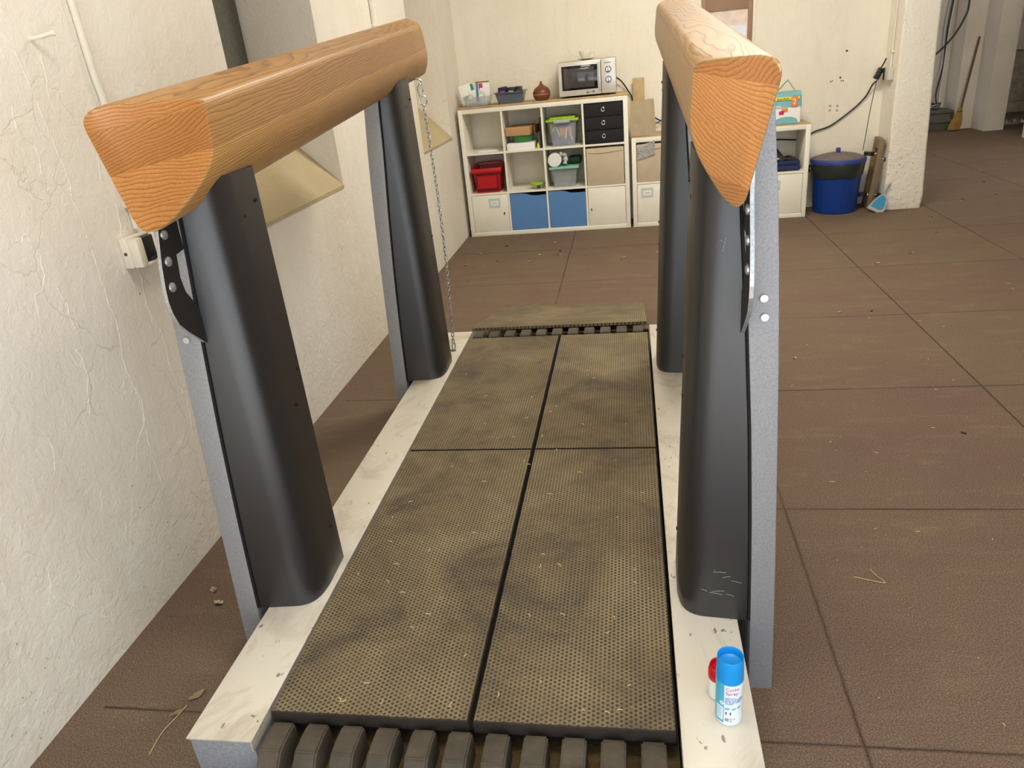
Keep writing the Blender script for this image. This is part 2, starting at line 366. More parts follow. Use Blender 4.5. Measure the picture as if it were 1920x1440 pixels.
def spline(pts, n=8):
    pts = [Vector(p) for p in pts]; out = []
    for i in range(len(pts)-1):
        p0 = pts[max(i-1, 0)]; p1 = pts[i]; p2 = pts[i+1]; p3 = pts[min(i+2, len(pts)-1)]
        for k in range(n):
            t = k/n; out.append(.5*((2*p1)+(p2-p0)*t+(2*p0-5*p1+4*p2-p3)*t*t+(3*p1-p0-3*p2+p3)*t**3))
    out.append(pts[-1]); return out
def prism(bm, poly, axis, a, b, bev=0, mi=0):
    """poly of 2-D points in the plane normal to axis, extruded from a to b"""
    def P(u, v, w): return {0: (w, u, v), 1: (u, w, v), 2: (u, v, w)}[axis]
    t = bmesh.new(); loft(t, [[P(u, v, a) for u, v in poly], [P(u, v, b) for u, v in poly]])
    if bev: bmesh.ops.bevel(t, geom=t.edges[:], offset=bev, segments=2, affect='EDGES')
    for f in t.faces: f.material_index = mi
    merge(bm, t)
def roundpoly(pts, r, n=5):
    out = []; N_ = len(pts)
    rs = r if isinstance(r, (list, tuple)) else [r]*N_
    for i in range(N_):
        p = Vector(pts[i]); a = (Vector(pts[i-1])-p); b = (Vector(pts[(i+1) % N_])-p)
        a.normalize(); b.normalize()
        q0 = p+a*rs[i]; q1 = p+b*rs[i]
        for k in range(n+1):
            t = k/n; out.append(tuple((q0*(1-t)**2+p*2*t*(1-t)+q1*t*t)))
    return out
def smooth(o, ang=35):
    for p in o.data.polygons: p.use_smooth = True
    o.data.set_sharp_from_angle(angle=math.radians(ang))

ORG = {}
def obj(name, bm, mats, parent=None, sm=True, base=None):
    mats = mats if isinstance(mats, (list, tuple)) else [mats]
    if parent is not None: org = ORG[parent.name]
    else:
        if base is None:
            xs = [v.co.x for v in bm.verts]; ys = [v.co.y for v in bm.verts]; zs = [v.co.z for v in bm.verts]
            base = ((min(xs)+max(xs))/2, (min(ys)+max(ys))/2, min(zs))
        org = Vector(base)
    bmesh.ops.translate(bm, vec=-org, verts=bm.verts)
    me = bpy.data.meshes.new(name); bm.to_mesh(me); bm.free()
    for q in mats: me.materials.append(M[q] if isinstance(q, str) else q)
    o = bpy.data.objects.new(name, me); C.objects.link(o)
    if parent is not None: o.parent = parent
    else: o.location = org
    ORG[o.name] = org
    if sm: smooth(o)
    return o
def thing(name, label, cat, loc, group=None):
    o = bpy.data.objects.new(name, None); C.objects.link(o); o.location = loc; o.empty_display_size = .1
    ORG[o.name] = Vector(loc); return tag(o, label, cat, group)
def tag(o, label, cat, group=None):
    o['label'] = label; o['category'] = cat
    if group: o['group'] = group
    return o
def struct(name, bm, mats, sm=False):
    o = obj(name, bm, mats, None, sm, base=(0, 0, 0)); o['kind'] = 'structure'; return o
def B(*a, **k):
    bm = bmesh.new(); box(bm, *a, **k); return bm
def text_bm(s, size, extrude=.0002, align='LEFT'):
    cu = bpy.data.curves.new('t', 'FONT'); cu.body = s; cu.size = size; cu.extrude = extrude; cu.align_x = align
    cu.space_line = .95
    o = bpy.data.objects.new('t', cu); C.objects.link(o); bpy.context.view_layer.update()
    me = bpy.data.meshes.new_from_object(o); bm = bmesh.new(); bm.from_mesh(me)
    bpy.data.objects.remove(o); bpy.data.meshes.remove(me); bpy.data.curves.remove(cu); return bm

# ------------------------------------------------------------------ the room
XW, YB, HC = -1.514, 7.08, 3.3
bm = bmesh.new(); box(bm, -2.2, 7.2, -.6, 13.2, -.15, 0); struct('floor', bm, 'floor')
bm = bmesh.new(); box(bm, -9, 14, -14, -.6, -.16, -.01); struct('floor_yard', bm, 'yard')  # unseen yard, guessed and added to bounce sunlight indoors
bm = bmesh.new(); box(bm, -2.2, 6.6, -.8, 12.8, HC, HC+.15); struct('ceiling', bm, 'ceil')  # unseen ceiling, guessed and built for the lighting

NICHES = ((2.89, 3.85, .955), (5.55, 6.52, .905))
XD = -1.86
bm = bmesh.new()
ys = [-.6]
for a, b_, zs_ in NICHES:
    box(bm, -2.05, XW, ys[-1], a, 0, HC)
    prism(bm, [(-2.05, 0), (XW, 0), (XW, zs_), (XD, zs_+.35), (-2.05, zs_+.35)], 1, a, b_)
    box(bm, -2.05, XW, a, b_, 2.75, HC)
    ys.append(b_)
box(bm, -2.05, XW, ys[-1], 7.6, 0, HC)
# raised seams of old paint on the plaster near the camera (wall plane coordinates y, z)
rnd = random.Random(3)
RIDGES = [
 [(1.80,1.69),(1.832,1.61),(1.846,1.51),(1.86,1.40),(1.868,1.31),(1.862,1.25),(1.868,1.165),(1.87,1.10),(1.868,.98),(1.872,.87),(1.85,.77),(1.858,.68),(1.86,.62),(1.84,.48),(1.84,.36)],
 [(1.70,1.05),(1.712,1.01),(1.71,.95),(1.718,.91)],[(1.69,.88),(1.70,.81),(1.675,.755),(1.66,.70)],
 [(1.765,.76),(1.78,.70),(1.81,.685),(1.83,.73),(1.865,.69),(1.86,.58),(1.80,.53),(1.77,.48)],
 [(2.02,1.36),(2.0,1.28),(2.03,1.2),(2.01,1.1),(2.04,.99),(2.03,.88),(2.06,.78),(2.05,.66),(2.08,.55),(2.07,.42),(2.1,.3)],
 [(1.62,.9),(1.66,.88),(1.68,.83),(1.7,.85)],[(1.76,1.5),(1.75,1.44),(1.79,1.4),(1.78,1.33)],
 [(1.92,1.62),(1.9,1.5),(1.93,1.43)],[(1.97,.35),(1.96,.26),(2.0,.18),(1.99,.09)],[(1.55,.55),(1.6,.5),(1.58,.42),(1.64,.36),(1.62,.28)],
 [(1.58,1.25),(1.63,1.19),(1.66,1.2),(1.68,1.14),(1.66,1.07),(1.62,1.05),(1.61,.99)],
 [(1.72,1.30),(1.76,1.27),(1.80,1.25)],[(1.3,.5),(1.35,.42),(1.33,.33),(1.38,.25)],[(1.45,.75),(1.5,.7),(1.48,.62)]]
for q in RIDGES:
    pts = spline([(XW, y, z) for y, z in q], 7)
    pts = [p+Vector((0, rnd.uniform(-.004, .004), rnd.uniform(-.003, .003))) for p in pts]
    tube(bm, pts, [rnd.uniform(.0007, .0019) for _ in pts], 6)
struct('wall_left', bm, 'wall', sm=False)
for i, (a, b_, zs_) in enumerate(NICHES):
    bm = bmesh.new()   # sill slab follows the slope
    prism(bm, [(XW+.004, zs_-.012), (XW+.004, zs_+.004), (XD, zs_+.357), (XD, zs_+.335)], 1, a+.002, b_-.002)
    o = struct('trim_%d' % (i+1), bm, 'sill')
    bm = bmesh.new()   # weathered boards closing the window
    box(bm, XD-.06, XD-.02, a, b_-.035, zs_+.3, 2.75)
    w = struct('window_%d' % (i+1), bm, 'board' if i == 0 else 'far')
    f = bmesh.new(); box(f, XD-.08, XD-.045, b_-.035, b_, zs_+.3, 2.75); obj('frame_gap', f, 'darkgap', w)
bm = bmesh.new(); box(bm, XW, 2.12, YB, YB+.35, 0, HC); struct('wall_back', bm, 'wallback')
# white pier at the right end of the back wall: slightly battered, chipped foot
bm = bmesh.new()
def pier_ring(z):
    x1 = 2.385+.05*max(0, (1.2-z)/1.2); k = 0
    if z < .12: k = .012*(1-z/.12)
    return roundpoly([(2.12+k*.6, 6.75+k), (x1-k, 6.75+k), (x1-k, 7.43), (2.12+k*.6, 7.43)], [.02, .02, .01, .01], 4)
zs = [0, .02, .06, .12, .2, .35, .5, .8, 1.1, 1.4, 1.8, 2.4, HC]
loft(bm, [[(x+.006*noise.noise((x*9, y*9, z*7)), y+.006*noise.noise((y*9, x*9, z*7+5)), z) for x, y in pier_ring(z)] for z in zs])
struct('wall_pier', bm, 'pier', True)
# far room
bm = bmesh.new()
box(bm, 2.43, 4.43, 12.0, 12.3, 0, HC); box(bm, 4.43, 4.66, 11.57, 12.3, 0, HC); box(bm, 4.66, 4.90, 11.15, 12.3, 0, HC)
box(bm, 4.90, 5.4, 11.62, 11.9, .95, HC)
box(bm, 5.4, 6.5, 11.15, 12.3, 0, HC)
box(bm, 4.78, 6.5, 10.0, 10.36, 0, HC)
struct('wall_far', bm, 'far')
bm = bmesh.new(); box(bm, 6.2, 6.5, -.6, 11.2, 0, HC); struct('wall_right', bm, 'wallback')  # unseen wall, guessed and built for the lighting
bm = bmesh.new(); box(bm, -2.05, -1.45, -.8, -.6, 0, HC); box(bm, 3.6, 6.5, -.8, -.6, 0, HC); box(bm, -1.45, 3.6, -.8, -.6, 2.6, HC)  # unseen gate wall, guessed; its opening is added to let daylight in
struct('wall_front', bm, 'wallback')
# old plank door with a broken lower edge
d = bmesh.new()
for k in range(5):
    x0 = 4.905+k*.098; zb = .05
    pl = [(x0, zb), (x0+.03, zb-.04), (x0+.05, zb+.02), (x0+.096, zb-.03), (x0+.096, .96), (x0, .96)]
    prism(d, pl, 1, 11.66, 11.69)
for z in (.0,): pass
dr = struct('door_1', d, 'gate')
bm = bmesh.new(); box(bm, 4.90, 5.4, 11.52, 11.62, .17, .30, .006); obj('cross_rail', bm, 'gate', dr)
bm = bmesh.new(); box(bm, 4.72, 6.2, 9.35, 9.98, 0, .03, .008); struct('trim_3', bm, 'far')

# conduit pipes on the left wall
def conduit(name, pts, clips, label, r=.0105):
    t = thing(name, label, 'pipe', pts[0])
    bm = bmesh.new(); tube(bm, spline(pts, 6), r, 12); obj('tube', bm, 'pipe', t)
    for c in clips:
        bm = bmesh.new(); x, y, z = c
        box(bm, x-.012, x+.014, y-.018, y+.018, z-.01, z+.01, .003); obj('clip', bm, 'pipe', t)
    return t
conduit('conduit_pipe', [(XW+.011, 2.075, 1.125), (XW+.011, 2.082, 1.3), (XW+.011, 2.097, 1.48), (XW+.011, 2.088, 1.62), (XW+.011, 2.084, 2.2), (XW+.011, 2.084, 3.28)],
        [(XW+.011, 2.077, 1.20), (XW+.011, 2.085, 2.3)], 'white painted conduit pipe running down the left wall to the socket')
conduit('conduit_pipe', [(XW+.011, 4.77, .92), (XW+.011, 4.77, 1.75), (XW+.011, 4.775, 3.28)], [(XW+.011, 4.77, 1.74), (XW+.011, 4.77, 2.5)],
        'white painted conduit pipe on the left wall between the two window niches')
# peg
bm = bmesh.new(); tube(bm, spline([(XW-.01, 1.897, 1.655), (XW+.02, 1.905, 1.657), (XW+.045, 1.925, 1.664), (XW+.05, 1.93, 1.66)], 5), .0055, 10)
cyl(bm, (XW+.045, 1.925, 1.664), (XW+.051, 1.929, 1.665), .0075)
tag(obj('wall_peg', bm, 'pipe'), 'white painted metal peg sticking out of the left wall near its top', 'peg')
# double socket box under the rail
t = thing('socket_box', 'cream surface mounted socket box with black flap on the left wall', 'socket', (XW, 2.06, 1.02))
bm = B(XW, XW+.03, 1.985, 2.135, 1.02, 1.112, .006); obj('back_box', bm, 'sockw', t)
bm = B(XW+.028, XW+.062, 1.985, 2.016, 1.022, 1.110, .006); box(bm, XW+.028, XW+.062, 2.012, 2.135, 1.022, 1.032, .002); obj('cover', bm, 'sockw', t)
bm = B(XW+.028, XW+.058, 2.014, 2.135, 1.03, 1.106, .003); f = obj('flap', bm, 'blackp', t)
bm = B(XW+.045, XW+.063, 2.070, 2.082, 1.022, 1.110, .003); obj('divider', bm, 'sockw', t)
bm = B(XW+.056, XW+.066, 2.03, 2.056, 1.034, 1.044, .002); obj('latch', bm, 'cable', t)
bm = bmesh.new(); cyl(bm, (XW+.015, 1.983, 1.066), (XW+.015, 1.9855, 1.066), .005); obj('screw', bm, 'ink', t)

# ------------------------------------------------------------------ vibration platform
XC = -.3865
ZT = .2
plat = thing('exercise_platform', 'large grey and black horse exercise platform with thick wooden side rails', 'exercise machine', (XC, 2.3, 0))
Y0, YM, Y1 = 1.118, 2.31, 3.47
def hx(s, h): return XC+s*h
for s in (-1, 1):   # side beams
    xa, xb = sorted((hx(s, .613), hx(s, .4575)))
    bm = bmesh.new(); box(bm, xa+.002, xb-.002, 1.042, 3.57, 0, ZT-.005, .002)
    be = obj('side_beam', bm, 'beamend', plat)
    bm = bmesh.new(); box(bm, xa, xb, 1.035, 3.575, ZT-.005, ZT, .0012)
    xi = hx(s, .4575); box(bm, min(xi, xi+s*.004), max(xi, xi+s*.004), 1.035, 3.575, ZT-.03, ZT-.003)
    obj('beam_cover', bm, 'beam', be)
# dark tray under the mats
bm = bmesh.new(); box(bm, hx(-1, .456), hx(1, .456), .9, 3.57, .02, .12); obj('base_tray', bm, 'hay', plat)
# four studded mats
GAP = .006
xm = -.374
for (x0, x1) in ((hx(-1, .4505), xm-GAP), (xm+GAP, hx(1, .4485))):
    for (y0, y1) in ((Y0, YM-.004), (YM+.004, Y1)):
        def noisy(x, y): return (x+.0012*noise.noise((y*60, x*3, 1)), y+.0015*noise.noise((x*60, y*3, 2)))
        poly = []
        n = 60
        for k in range(n): poly.append(noisy(x0+(x1-x0)*k/n, y0))
        for k in range(n): poly.append(noisy(x1, y0+(y1-y0)*k/n))
        for k in range(n): poly.append(noisy(x1-(x1-x0)*k/n, y1))
        for k in range(n): poly.append(noisy(x0, y1-(y1-y0)*k/n))
        bm = bmesh.new()
        loft(bm, [[(x, y, ZT-.034) for x, y in poly], [(x, y, ZT-.003) for x, y in poly],
                  [(x+(.002 if x < (x0+x1)/2 else -.002), y+(.002 if y < (y0+y1)/2 else -.002), ZT) for x, y in poly]], capmi=0, mi=1)
        bmesh.ops.recalc_face_normals(bm, faces=bm.faces)
        obj('rubber_mat', bm, ['tread', 'rubber'], plat, sm=False)
bm = bmesh.new(); box(bm, hx(-1, .452), hx(1, .452), Y0+.01, Y1-.01, ZT-.055, ZT-.035); obj('mat_support', bm, 'darkgap', plat)
# rubber fingers at both ends
def finger(x, y0, y1, near):
    bm = bmesh.new(); w = .0255
    if near: prof = [(y1, .05), (y1, .186), (y1-.03, .190), (y1-.078, .189), (y1-.12, .150), (y1-.14, .10), (y1-.14, .03), (y1, .03)]
    else: prof = [(y0, .10), (y0, .203), (y1-.02, .203), (y1, .195), (y1, .08), (y0, .08)]
    prof = roundpoly(prof, .008, 3)
    prism(bm, prof, 0, x-w, x+w, .004)
    return obj('rubber_finger', bm, 'slat', plat)
xs_near = [hx(-1, .415)+k*(.83/10.6) for k in range(11)]
for k in range(11):
    finger(-.800+k*.0815, .96, 1.105, True)
for k in range(11):
    finger(-.800+k*.0815, 3.482, 3.585, False)
bm = bmesh.new(); box(bm, hx(-1, .455), hx(1, .455), 3.587, 3.603, .05, .17, .004); obj('end_bar', bm, 'rubber', plat)

# posts lean a little inward and backward
def post(s, y0, ztop, near):
    dz = 0 if s < 0 else -.025
    ky = .058
    def fy(z): return y0+ky*z
    def pl(z, t):
        for (a, u), (b, v) in zip(t, t[1:]):
            if z <= b: return u+(v-u)*(z-a)/(b-a)
        return t[-1][1]
    def outer(z): return pl(z, [(0, .70), (.3, .696), (.6, .689), (.9, .681), (1.15, .671), (1.3, .660), (1.6, .640)])
    def inner(z): return pl(z, [(0, .643), (.2, .642), (.45, .638), (.7, .630), (.95, .617), (1.17, .602), (1.6, .585)])
    bm = bmesh.new(); rings = []
    for k in range(13):
        z = (ztop+.14)*k/12; yy = fy(z)-.013
        rings.append([(hx(s, h), y, z) for h, y in roundpoly([(inner(z), yy), (outer(z), yy), (outer(z), yy+.20), (inner(z), yy+.20)], .004, 2)])
    loft(bm, rings); p = obj('support_post', bm, 'grey', plat)
    # black cover shell
    bm = bmesh.new(); rings = []
    for k in range(13):
        z = ZT+.001+(ztop-.0-ZT)*k/12; yy = fy(z)
        h0 = .475+.036*(z-ZT); h1 = inner(z)-.004
        yb = yy+.225
        sec = roundpoly([(h1, yy-.008), (h0+.012, yy+.008), (h0, yy+.09), (h0+.004, yb), (h1, yb)], [.004, .052, .02, .012, .004], 7)
        rings.append([(hx(s, h), y, z) for h, y in sec])
    loft(bm, rings); cv = obj('post_cover', bm, 'black', p)
    cv['label'] = 'black post cover'
    bm = bmesh.new(); rings = []   # dark strip standing in for shade in the gap between post and cover
    for k in range(13):
        z = ZT+.003+(ztop-.01-ZT)*k/12; yy = fy(z)-.012; h = inner(z)
        rings.append([(hx(s, h-.0045), yy, z), (hx(s, h+.001), yy, z), (hx(s, h+.001), yy+.03, z), (hx(s, h-.0045), yy+.03, z)])
    loft(bm, rings); obj('gap_shade_strip', bm, 'darkgap', p)
    # cover screws on the inner face
    for (dy, z) in ((.12, ztop-.10), (.19, ztop-.075), (.15, .72), (.2, .8), (.18, .33)):
        h0 = .475+.036*(z-ZT); y = fy(z)+dy
        bm = bmesh.new(); cyl(bm, (hx(s, h0-.0008), y, z), (hx(s, h0+.008), y, z), .0048, seg=10); obj('screw', bm, 'darkbolt', p)
    if near and s > 0:
        rs_ = random.Random(5); bm = bmesh.new()
        def fs(h, z): return (hx(s, h), fy(z)+.0005-(.0085*(h-.53)/.1), z)
        for h, z, dh, dzz in [(.565, 1.10, .006, .03), (.560, 1.125, .012, -.008)]+[(rs_.uniform(.54, .6), rs_.uniform(.26, .34), rs_.uniform(-.03, .03), rs_.uniform(-.006, .006)) for _ in range(9)]:
            bm = bmesh.new(); tube(bm, [fs(h, z), fs(h+dh*.5, z+dzz*.5+.001), fs(h+dh, z+dzz)], .0004, 5)
            obj('scratch', bm, 'pan', p)
    if near:
        # bracket plate between post and cover, standing out toward the camera
        xp = hx(s, .607); z0 = dz
        out = [(1.438, 1.27), (1.432, 1.234), (1.410, 1.161), (1.400, 1.11), (1.398, 1.085), (1.401, 1.06), (1.412, 1.03), (1.436, 1.004), (1.488, .958), (1.495, .955),
               (1.512, .97), (1.521, 1.022), (1.503, 1.035), (1.467, 1.087), (1.462, 1.12), (1.471, 1.171), (1.53, 1.18), (1.55, 1.33), (1.438, 1.33)]
        out = [(y, z+z0) for y, z in out]
        bm = bmesh.new(); prism(bm, out, 0, xp-.004, xp+.004)
        for f in bm.faces:
            f.material_index = 0 if abs(f.normal.x) > .9 else 1
        br = obj('rail_bracket', bm, ['bracket', 'galv'], p, sm=False)
        for (y, z) in ((1.4465, 1.221), (1.435, 1.165), (1.424, 1.111)):
            bm = bmesh.new(); xa = xp-s*.004
            lathe(bm, [(0, .006), (.006, .0055), (.0105, .003), (.0112, 0), (0, 0)], (xa, y, z+z0), 20, mat=Matrix.Rotation(-s*math.pi/2, 4, 'Y'))
            obj('bracket_bolt', bm, 'bolt', p)
        for z in (1.005, .965):
            h = inner(z)+.033; y = fy(z)-.015
            bm = bmesh.new(); cyl(bm, (hx(s, h), y+.004, z), (hx(s, h), y-.004, z), .0078, seg=20); obj('plate_bolt', bm, 'bolt', p)
    else:
        for z in (1.12, 1.16):
            h = .62; y = fy(z)-.015
    return p
post(-1, 1.447, 1.315, True); post(1, 1.447, 1.29, True)
post(-1, 2.945, 1.45, False); post(1, 2.945, 1.425, False)

def rail(s):
    dz = 0 if s < 0 else -.025
    P = [(.642, 1.487), (.512, 1.456), (.499, 1.318), (.572, 1.208)]
    sec = roundpoly(P, [.045, .022, .05, .062], 8)
    bm = bmesh.new(); rings = []
    def yn(h, z): return 1.36+(.629-h)*2.0+(z-1.476)*.5
    def yf(h, z): return 3.695-(.629-h)*1.5+(1.476-z)*.35
    def ring(fn, shr):
        ch = sum(h for h, z in sec)/len(sec); czz = sum(z for h, z in sec)/len(sec)
        out = []
        for h, z in sec:
            y = fn(h, z); hh = h+(ch-h)*shr; zz = z+(czz-z)*shr
            out.append((hx(s, hh), y, zz+dz+.0946*(y-1.3)))
        return out
    rings.append(ring(lambda h, z: yn(h, z)-.0015, .05))
    rings.append(ring(lambda h, z: yn(h, z)+.002, .012)); rings.append(ring(lambda h, z: yn(h, z)+.009, 0))
    for k in range(1, 10): rings.append(ring(lambda h, z: yn(h, z)*(1-k/10)+yf(h, z)*k/10, 0))
    rings.append(ring(lambda h, z: yf(h, z)-.006, 0)); rings.append(ring(lambda h, z: yf(h, z), .03))
    loft(bm, rings, mi=0, capmi=1)
    bm.faces.ensure_lookup_table()
    o = obj('handrail', bm, ['woodL' if s < 0 else 'woodR', 'woodcapL' if s < 0 else 'woodcapR'], plat)
    return o
rail(-1); rail(1)

# chain hanging from the far left post
ch = thing('safety_chain', 'thin steel chain hanging beside the far left post of the platform', 'chain', (-.865, 3.22, .25))
top = Vector((-.862, 3.262, 1.345)); bot = Vector((-.868, 3.245, .262))
npt = 58; pts = []
for k in range(npt+1):
    u = k/npt; p = top.lerp(bot, u); p.x += .012*math.sin(math.pi*u); p.y += .01*math.sin(math.pi*u); pts.append(p)
link0 = None
def link_bm():
    bm = bmesh.new(); pp = []
    for k in range(16):
        a = 2*math.pi*k/16; cx = .0055*math.cos(a); cz = .0055*math.sin(a)+(.007 if math.sin(a) > 0 else -.007)
        pp.append((cx, 0, cz))
    tube(bm, pp, .0021, 6, closed=True); return bm
for k in range(npt):
    mid = (pts[k]+pts[k+1])/2; dv = pts[k+1]-pts[k]
    if link0 is None:
        bm = link_bm(); me = bpy.data.meshes.new('link'); bm.to_mesh(me); bm.free(); me.materials.append(M['chrome'])
        for p in me.polygons: p.use_smooth = True
        o = bpy.data.objects.new('link', me); link0 = o
    else: o = link0.copy()
    C.objects.link(o); o.parent = ch; o.location = mid-Vector(ch.location)
    q = dv.to_track_quat('Z', 'Y'); o.rotation_mode = 'QUATERNION'
    o.rotation_quaternion = q @ Matrix.Rotation(math.pi/2*(k % 2)+.5, 3, 'Z').to_quaternion()
def loop_bm(c, rx, rz, r, rot=0):
    bm = bmesh.new(); pp = []
    for k in range(18):
        a = 2*math.pi*k/18; v = Vector((rx*math.cos(a), 0, rz*math.sin(a))); v.rotate(Matrix.Rotation(rot, 3, 'Z')); pp.append(Vector(c)+v)
    tube(bm, pp, r, 8, closed=True); return bm
obj('ring', loop_bm(top+Vector((0, 0, .018)), .016, .019, .003, .4), 'chrome', ch)
obj('carabiner', loop_bm(top+Vector((-.006, 0, .058)), .011, .026, .003, .4), 'chrome', ch)
bm = bmesh.new(); tube(bm, spline([top+Vector((-.045, .0, .10)), top+Vector((-.02, 0, .105)), top+Vector((.0, 0, .098)), top+Vector((.006, 0, .08))], 5), .0035, 8); obj('hook', bm, 'chrome', ch)
obj('shackle', loop_bm(bot+Vector((0, 0, -.014)), .009, .018, .003, .8), 'chrome', ch)
bm = bmesh.new(); cyl(bm, bot+Vector((-.04, .012, -.043)), bot+Vector((.005, 0, -.034)), .008, seg=10); cyl(bm, bot+Vector((-.002, -.012, -.032)), bot+Vector((-.002, .012, -.032)), .005, seg=10); obj('anchor_bolt', bm, 'chrome', ch)

# ramp mat behind
bm = bmesh.new()
loft(bm, [[(-.85, 3.61, .205), (.062, 3.61, .205), (.062, 3.61, .190), (-.85, 3.61, .190)],
          [(-.835, 4.56, .014), (.06, 4.50, .014), (.06, 4.50, .0), (-.835, 4.56, .0)]])
tag(obj('ramp_mat', bm, 'tread', sm=False), 'studded rubber ramp mat sloping to the floor behind the exercise platform', 'ramp')

# ------------------------------------------------------------------ spray can and jar
cx, cy, cr = .171, 1.163, .0272
t = thing('spray_can', 'blue capped aerosol can with white and cyan label on the right beam', 'spray can', (cx, cy, ZT))
bm = bmesh.new(); lathe(bm, [(0, .001), (cr-.003, 0), (cr-.001, .002), (cr, .006), (cr, .115), (cr-.001, .118), (0, .118)], (cx, cy, ZT), 48); obj('can_body', bm, 'canwhite', t)
bm = bmesh.new(); lathe(bm, [(cr+.0002, .112), (cr+.0002, .122), (cr-.0004, .145), (cr-.0012, .1665), (cr-.0018, .168), (cr-.003, .1665), (cr-.0045, .150), (cr-.012, .147), (0, .147)], (cx, cy, ZT), 48)
cap = obj('cap', bm, 'canblue', t)
bm = bmesh.new(); cyl(bm, (cx+.002, cy-.002, ZT+.147), (cx+.002, cy-.002, ZT+.1475), .0012, seg=8); obj('cap_hole', bm, 'ink', cap)
FACE = math.atan2(-cy, -cx)-math.radians(2)     # the side turned to the photographer
def onring(bm_, u0, z0, rad):
    for v in bm_.verts:
        a = FACE+(v.co.x+u0)/cr; r = rad+v.co.z
        v.co = Vector((cx+r*math.cos(a), cy+r*math.sin(a), ZT+z0+v.co.y))
    return bm_
def patch(u0, u1, z0, z1, lift=.0003):
    b_ = bmesh.new(); n = max(2, int((u1-u0)/.0015)); a = []
    for k in range(n+1):
        an = FACE+(u0+(u1-u0)*k/n)/cr; r = cr+lift
        a.append((b_.verts.new((cx+r*math.cos(an), cy+r*math.sin(an), ZT+z0)), b_.verts.new((cx+r*math.cos(an), cy+r*math.sin(an), ZT+z1))))
    for p, q in zip(a, a[1:]): b_.faces.new((p[0], q[0], q[1], p[1]))
    return b_
obj('cyan_label', patch(-.036, -.0085, .009, .1135), 'cancyan', t)
bm = patch(-.026, -.010, .016, .052, .0006); obj('text_box', bm, 'canwhite', t)
bm = bmesh.new()
for k in range(7):
    b_ = patch(-.0245, -.012-random.uniform(0, .003), .046-k*.0042, .0473-k*.0042, .0008); merge(bm, b_)
obj('small_print', bm, 'cancyan', t)
bm = onring(text_bm('Cyclo\nSpray', .0115), -.006, .0985, cr+.0004); obj('product_name', bm, 'pink', t)
bm = onring(text_bm('2,45 % w/w\nSpray zur Anwendung\nauf der Haut, Lösung\nFür Rinder, Schafe\nSchweine', .0042), -.006, .078, cr+.0004); obj('description_text', bm, 'bluep', t)
bm = onring(text_bm('200 ml  e\n270  g', .0052), -.006, .020, cr+.0004); obj('volume_text', bm, 'ink', t)
def animal(u, z, s, body='cow'):
    b_ = bmesh.new()
    def r_(a0, a1, c0, c1): merge(b_, patch(u+a0*s, u+a1*s, z+c0*s, z+c1*s, .0006))
    r_(0, .008, .003, .0065); r_(.0075, .0105, .005, .0075); r_(0, .0012, 0, .003); r_(.002, .003, 0, .003); r_(.006, .007, 0, .003); r_(.0072, .008, 0, .003)
    return b_
obj('cow_symbol', animal(-.006, .046, .9), 'cancyan', t); obj('sheep_symbol', animal(.0075, .046, .75), 'cancyan', t); obj('pig_symbol', animal(.019, .048, .75), 'cancyan', t)
bm = bmesh.new(); merge(bm, patch(-.005, -.0025, .0335, .041, .0006)); merge(bm, patch(.0035, .006, .0335, .041, .0006)); obj('person_symbol', bm, 'ink', t)
# diamond hazard mark
bm = bmesh.new(); bmd = bmesh.new()
for rr, bb in ((.0062, bm),):
    vs = [bb.verts.new(p) for p in ((0, -rr, 0), (rr, 0, 0), (0, rr, 0), (-rr, 0, 0))]; bb.faces.new(vs)
obj('hazard_mark', onring(bm, -.013, .062, cr+.0007), 'canwhite', t)
bm = text_bm('!', .007, align='CENTER'); obj('hazard_symbol', onring(bm, -.013, .0597, cr+.0010), 'ink', t)

jx, jy, jr = .160, 1.222, .0245
t = thing('ointment_jar', 'white jar with red lid half hidden behind the aerosol can', 'jar', (jx, jy, ZT))
bm = bmesh.new(); lathe(bm, [(0, 0), (jr-.004, 0), (jr-.001, .002), (jr, .006), (jr, .055), (0, .055)], (jx, jy, ZT), 40); obj('jar_body', bm, 'paper', t)
bm = bmesh.new(); lathe(bm, [(jr+.001, .053), (jr+.001, .07), (jr-.002, .083), (jr-.003, .084), (jr-.005, .082), (jr-.006, .074), (0, .074)], (jx, jy, ZT), 40); obj('lid', bm, 'jarred', t)

# ------------------------------------------------------------------ cube shelves
FY, BY = 6.69, 7.055    # front and back planes
def cube_shelf(name, x0, cols, rows, label, groups=None):
    W = .076+.335*cols+.016*(cols-1); H = .076+.335*rows+.016*(rows-1)
    t = thing(name, label, 'shelf', (x0+W/2, (FY+BY)/2, 0))
    for a in (0, W-.038):
        obj('side_panel', B(x0+a, x0+a+.038, FY, BY, 0, H, .0015), 'white', t)
    obj('bottom_panel', B(x0+.038, x0+W-.038, FY, BY, 0, .038, .001), 'white', t)
    obj('top_panel', B(x0+.038, x0+W-.038, FY, BY, H-.038, H, .001), 'white', t)
    for c in range(1, cols): obj('divider', B(x0+.038+.351*c-.016, x0+.038+.351*c, FY+.002, BY-.002, .038, H-.038), 'white', t)
    for r in range(1, rows):
        for c in range(cols):
            xa = x0+.038+.351*c; obj('shelf_board', B(xa, xa+.335, FY+.002, BY-.002, .038+.351*r-.016, .038+.351*r), 'white', t)
    return t, W, H
def cell(x0, c, r): return x0+.038+.351*c, .038+.351*r
XS1 = -1.476
sh1, W1, H1 = cube_shelf('cube_shelf', XS1, 4, 3, 'large white cube shelf with twelve compartments standing in the back left corner')
obj('wooden_top', B(XS1-.002, XS1+W1+.002, FY-.004, BY, H1, H1+.014, .002), 'woodtop', sh1)
XS2 = .012
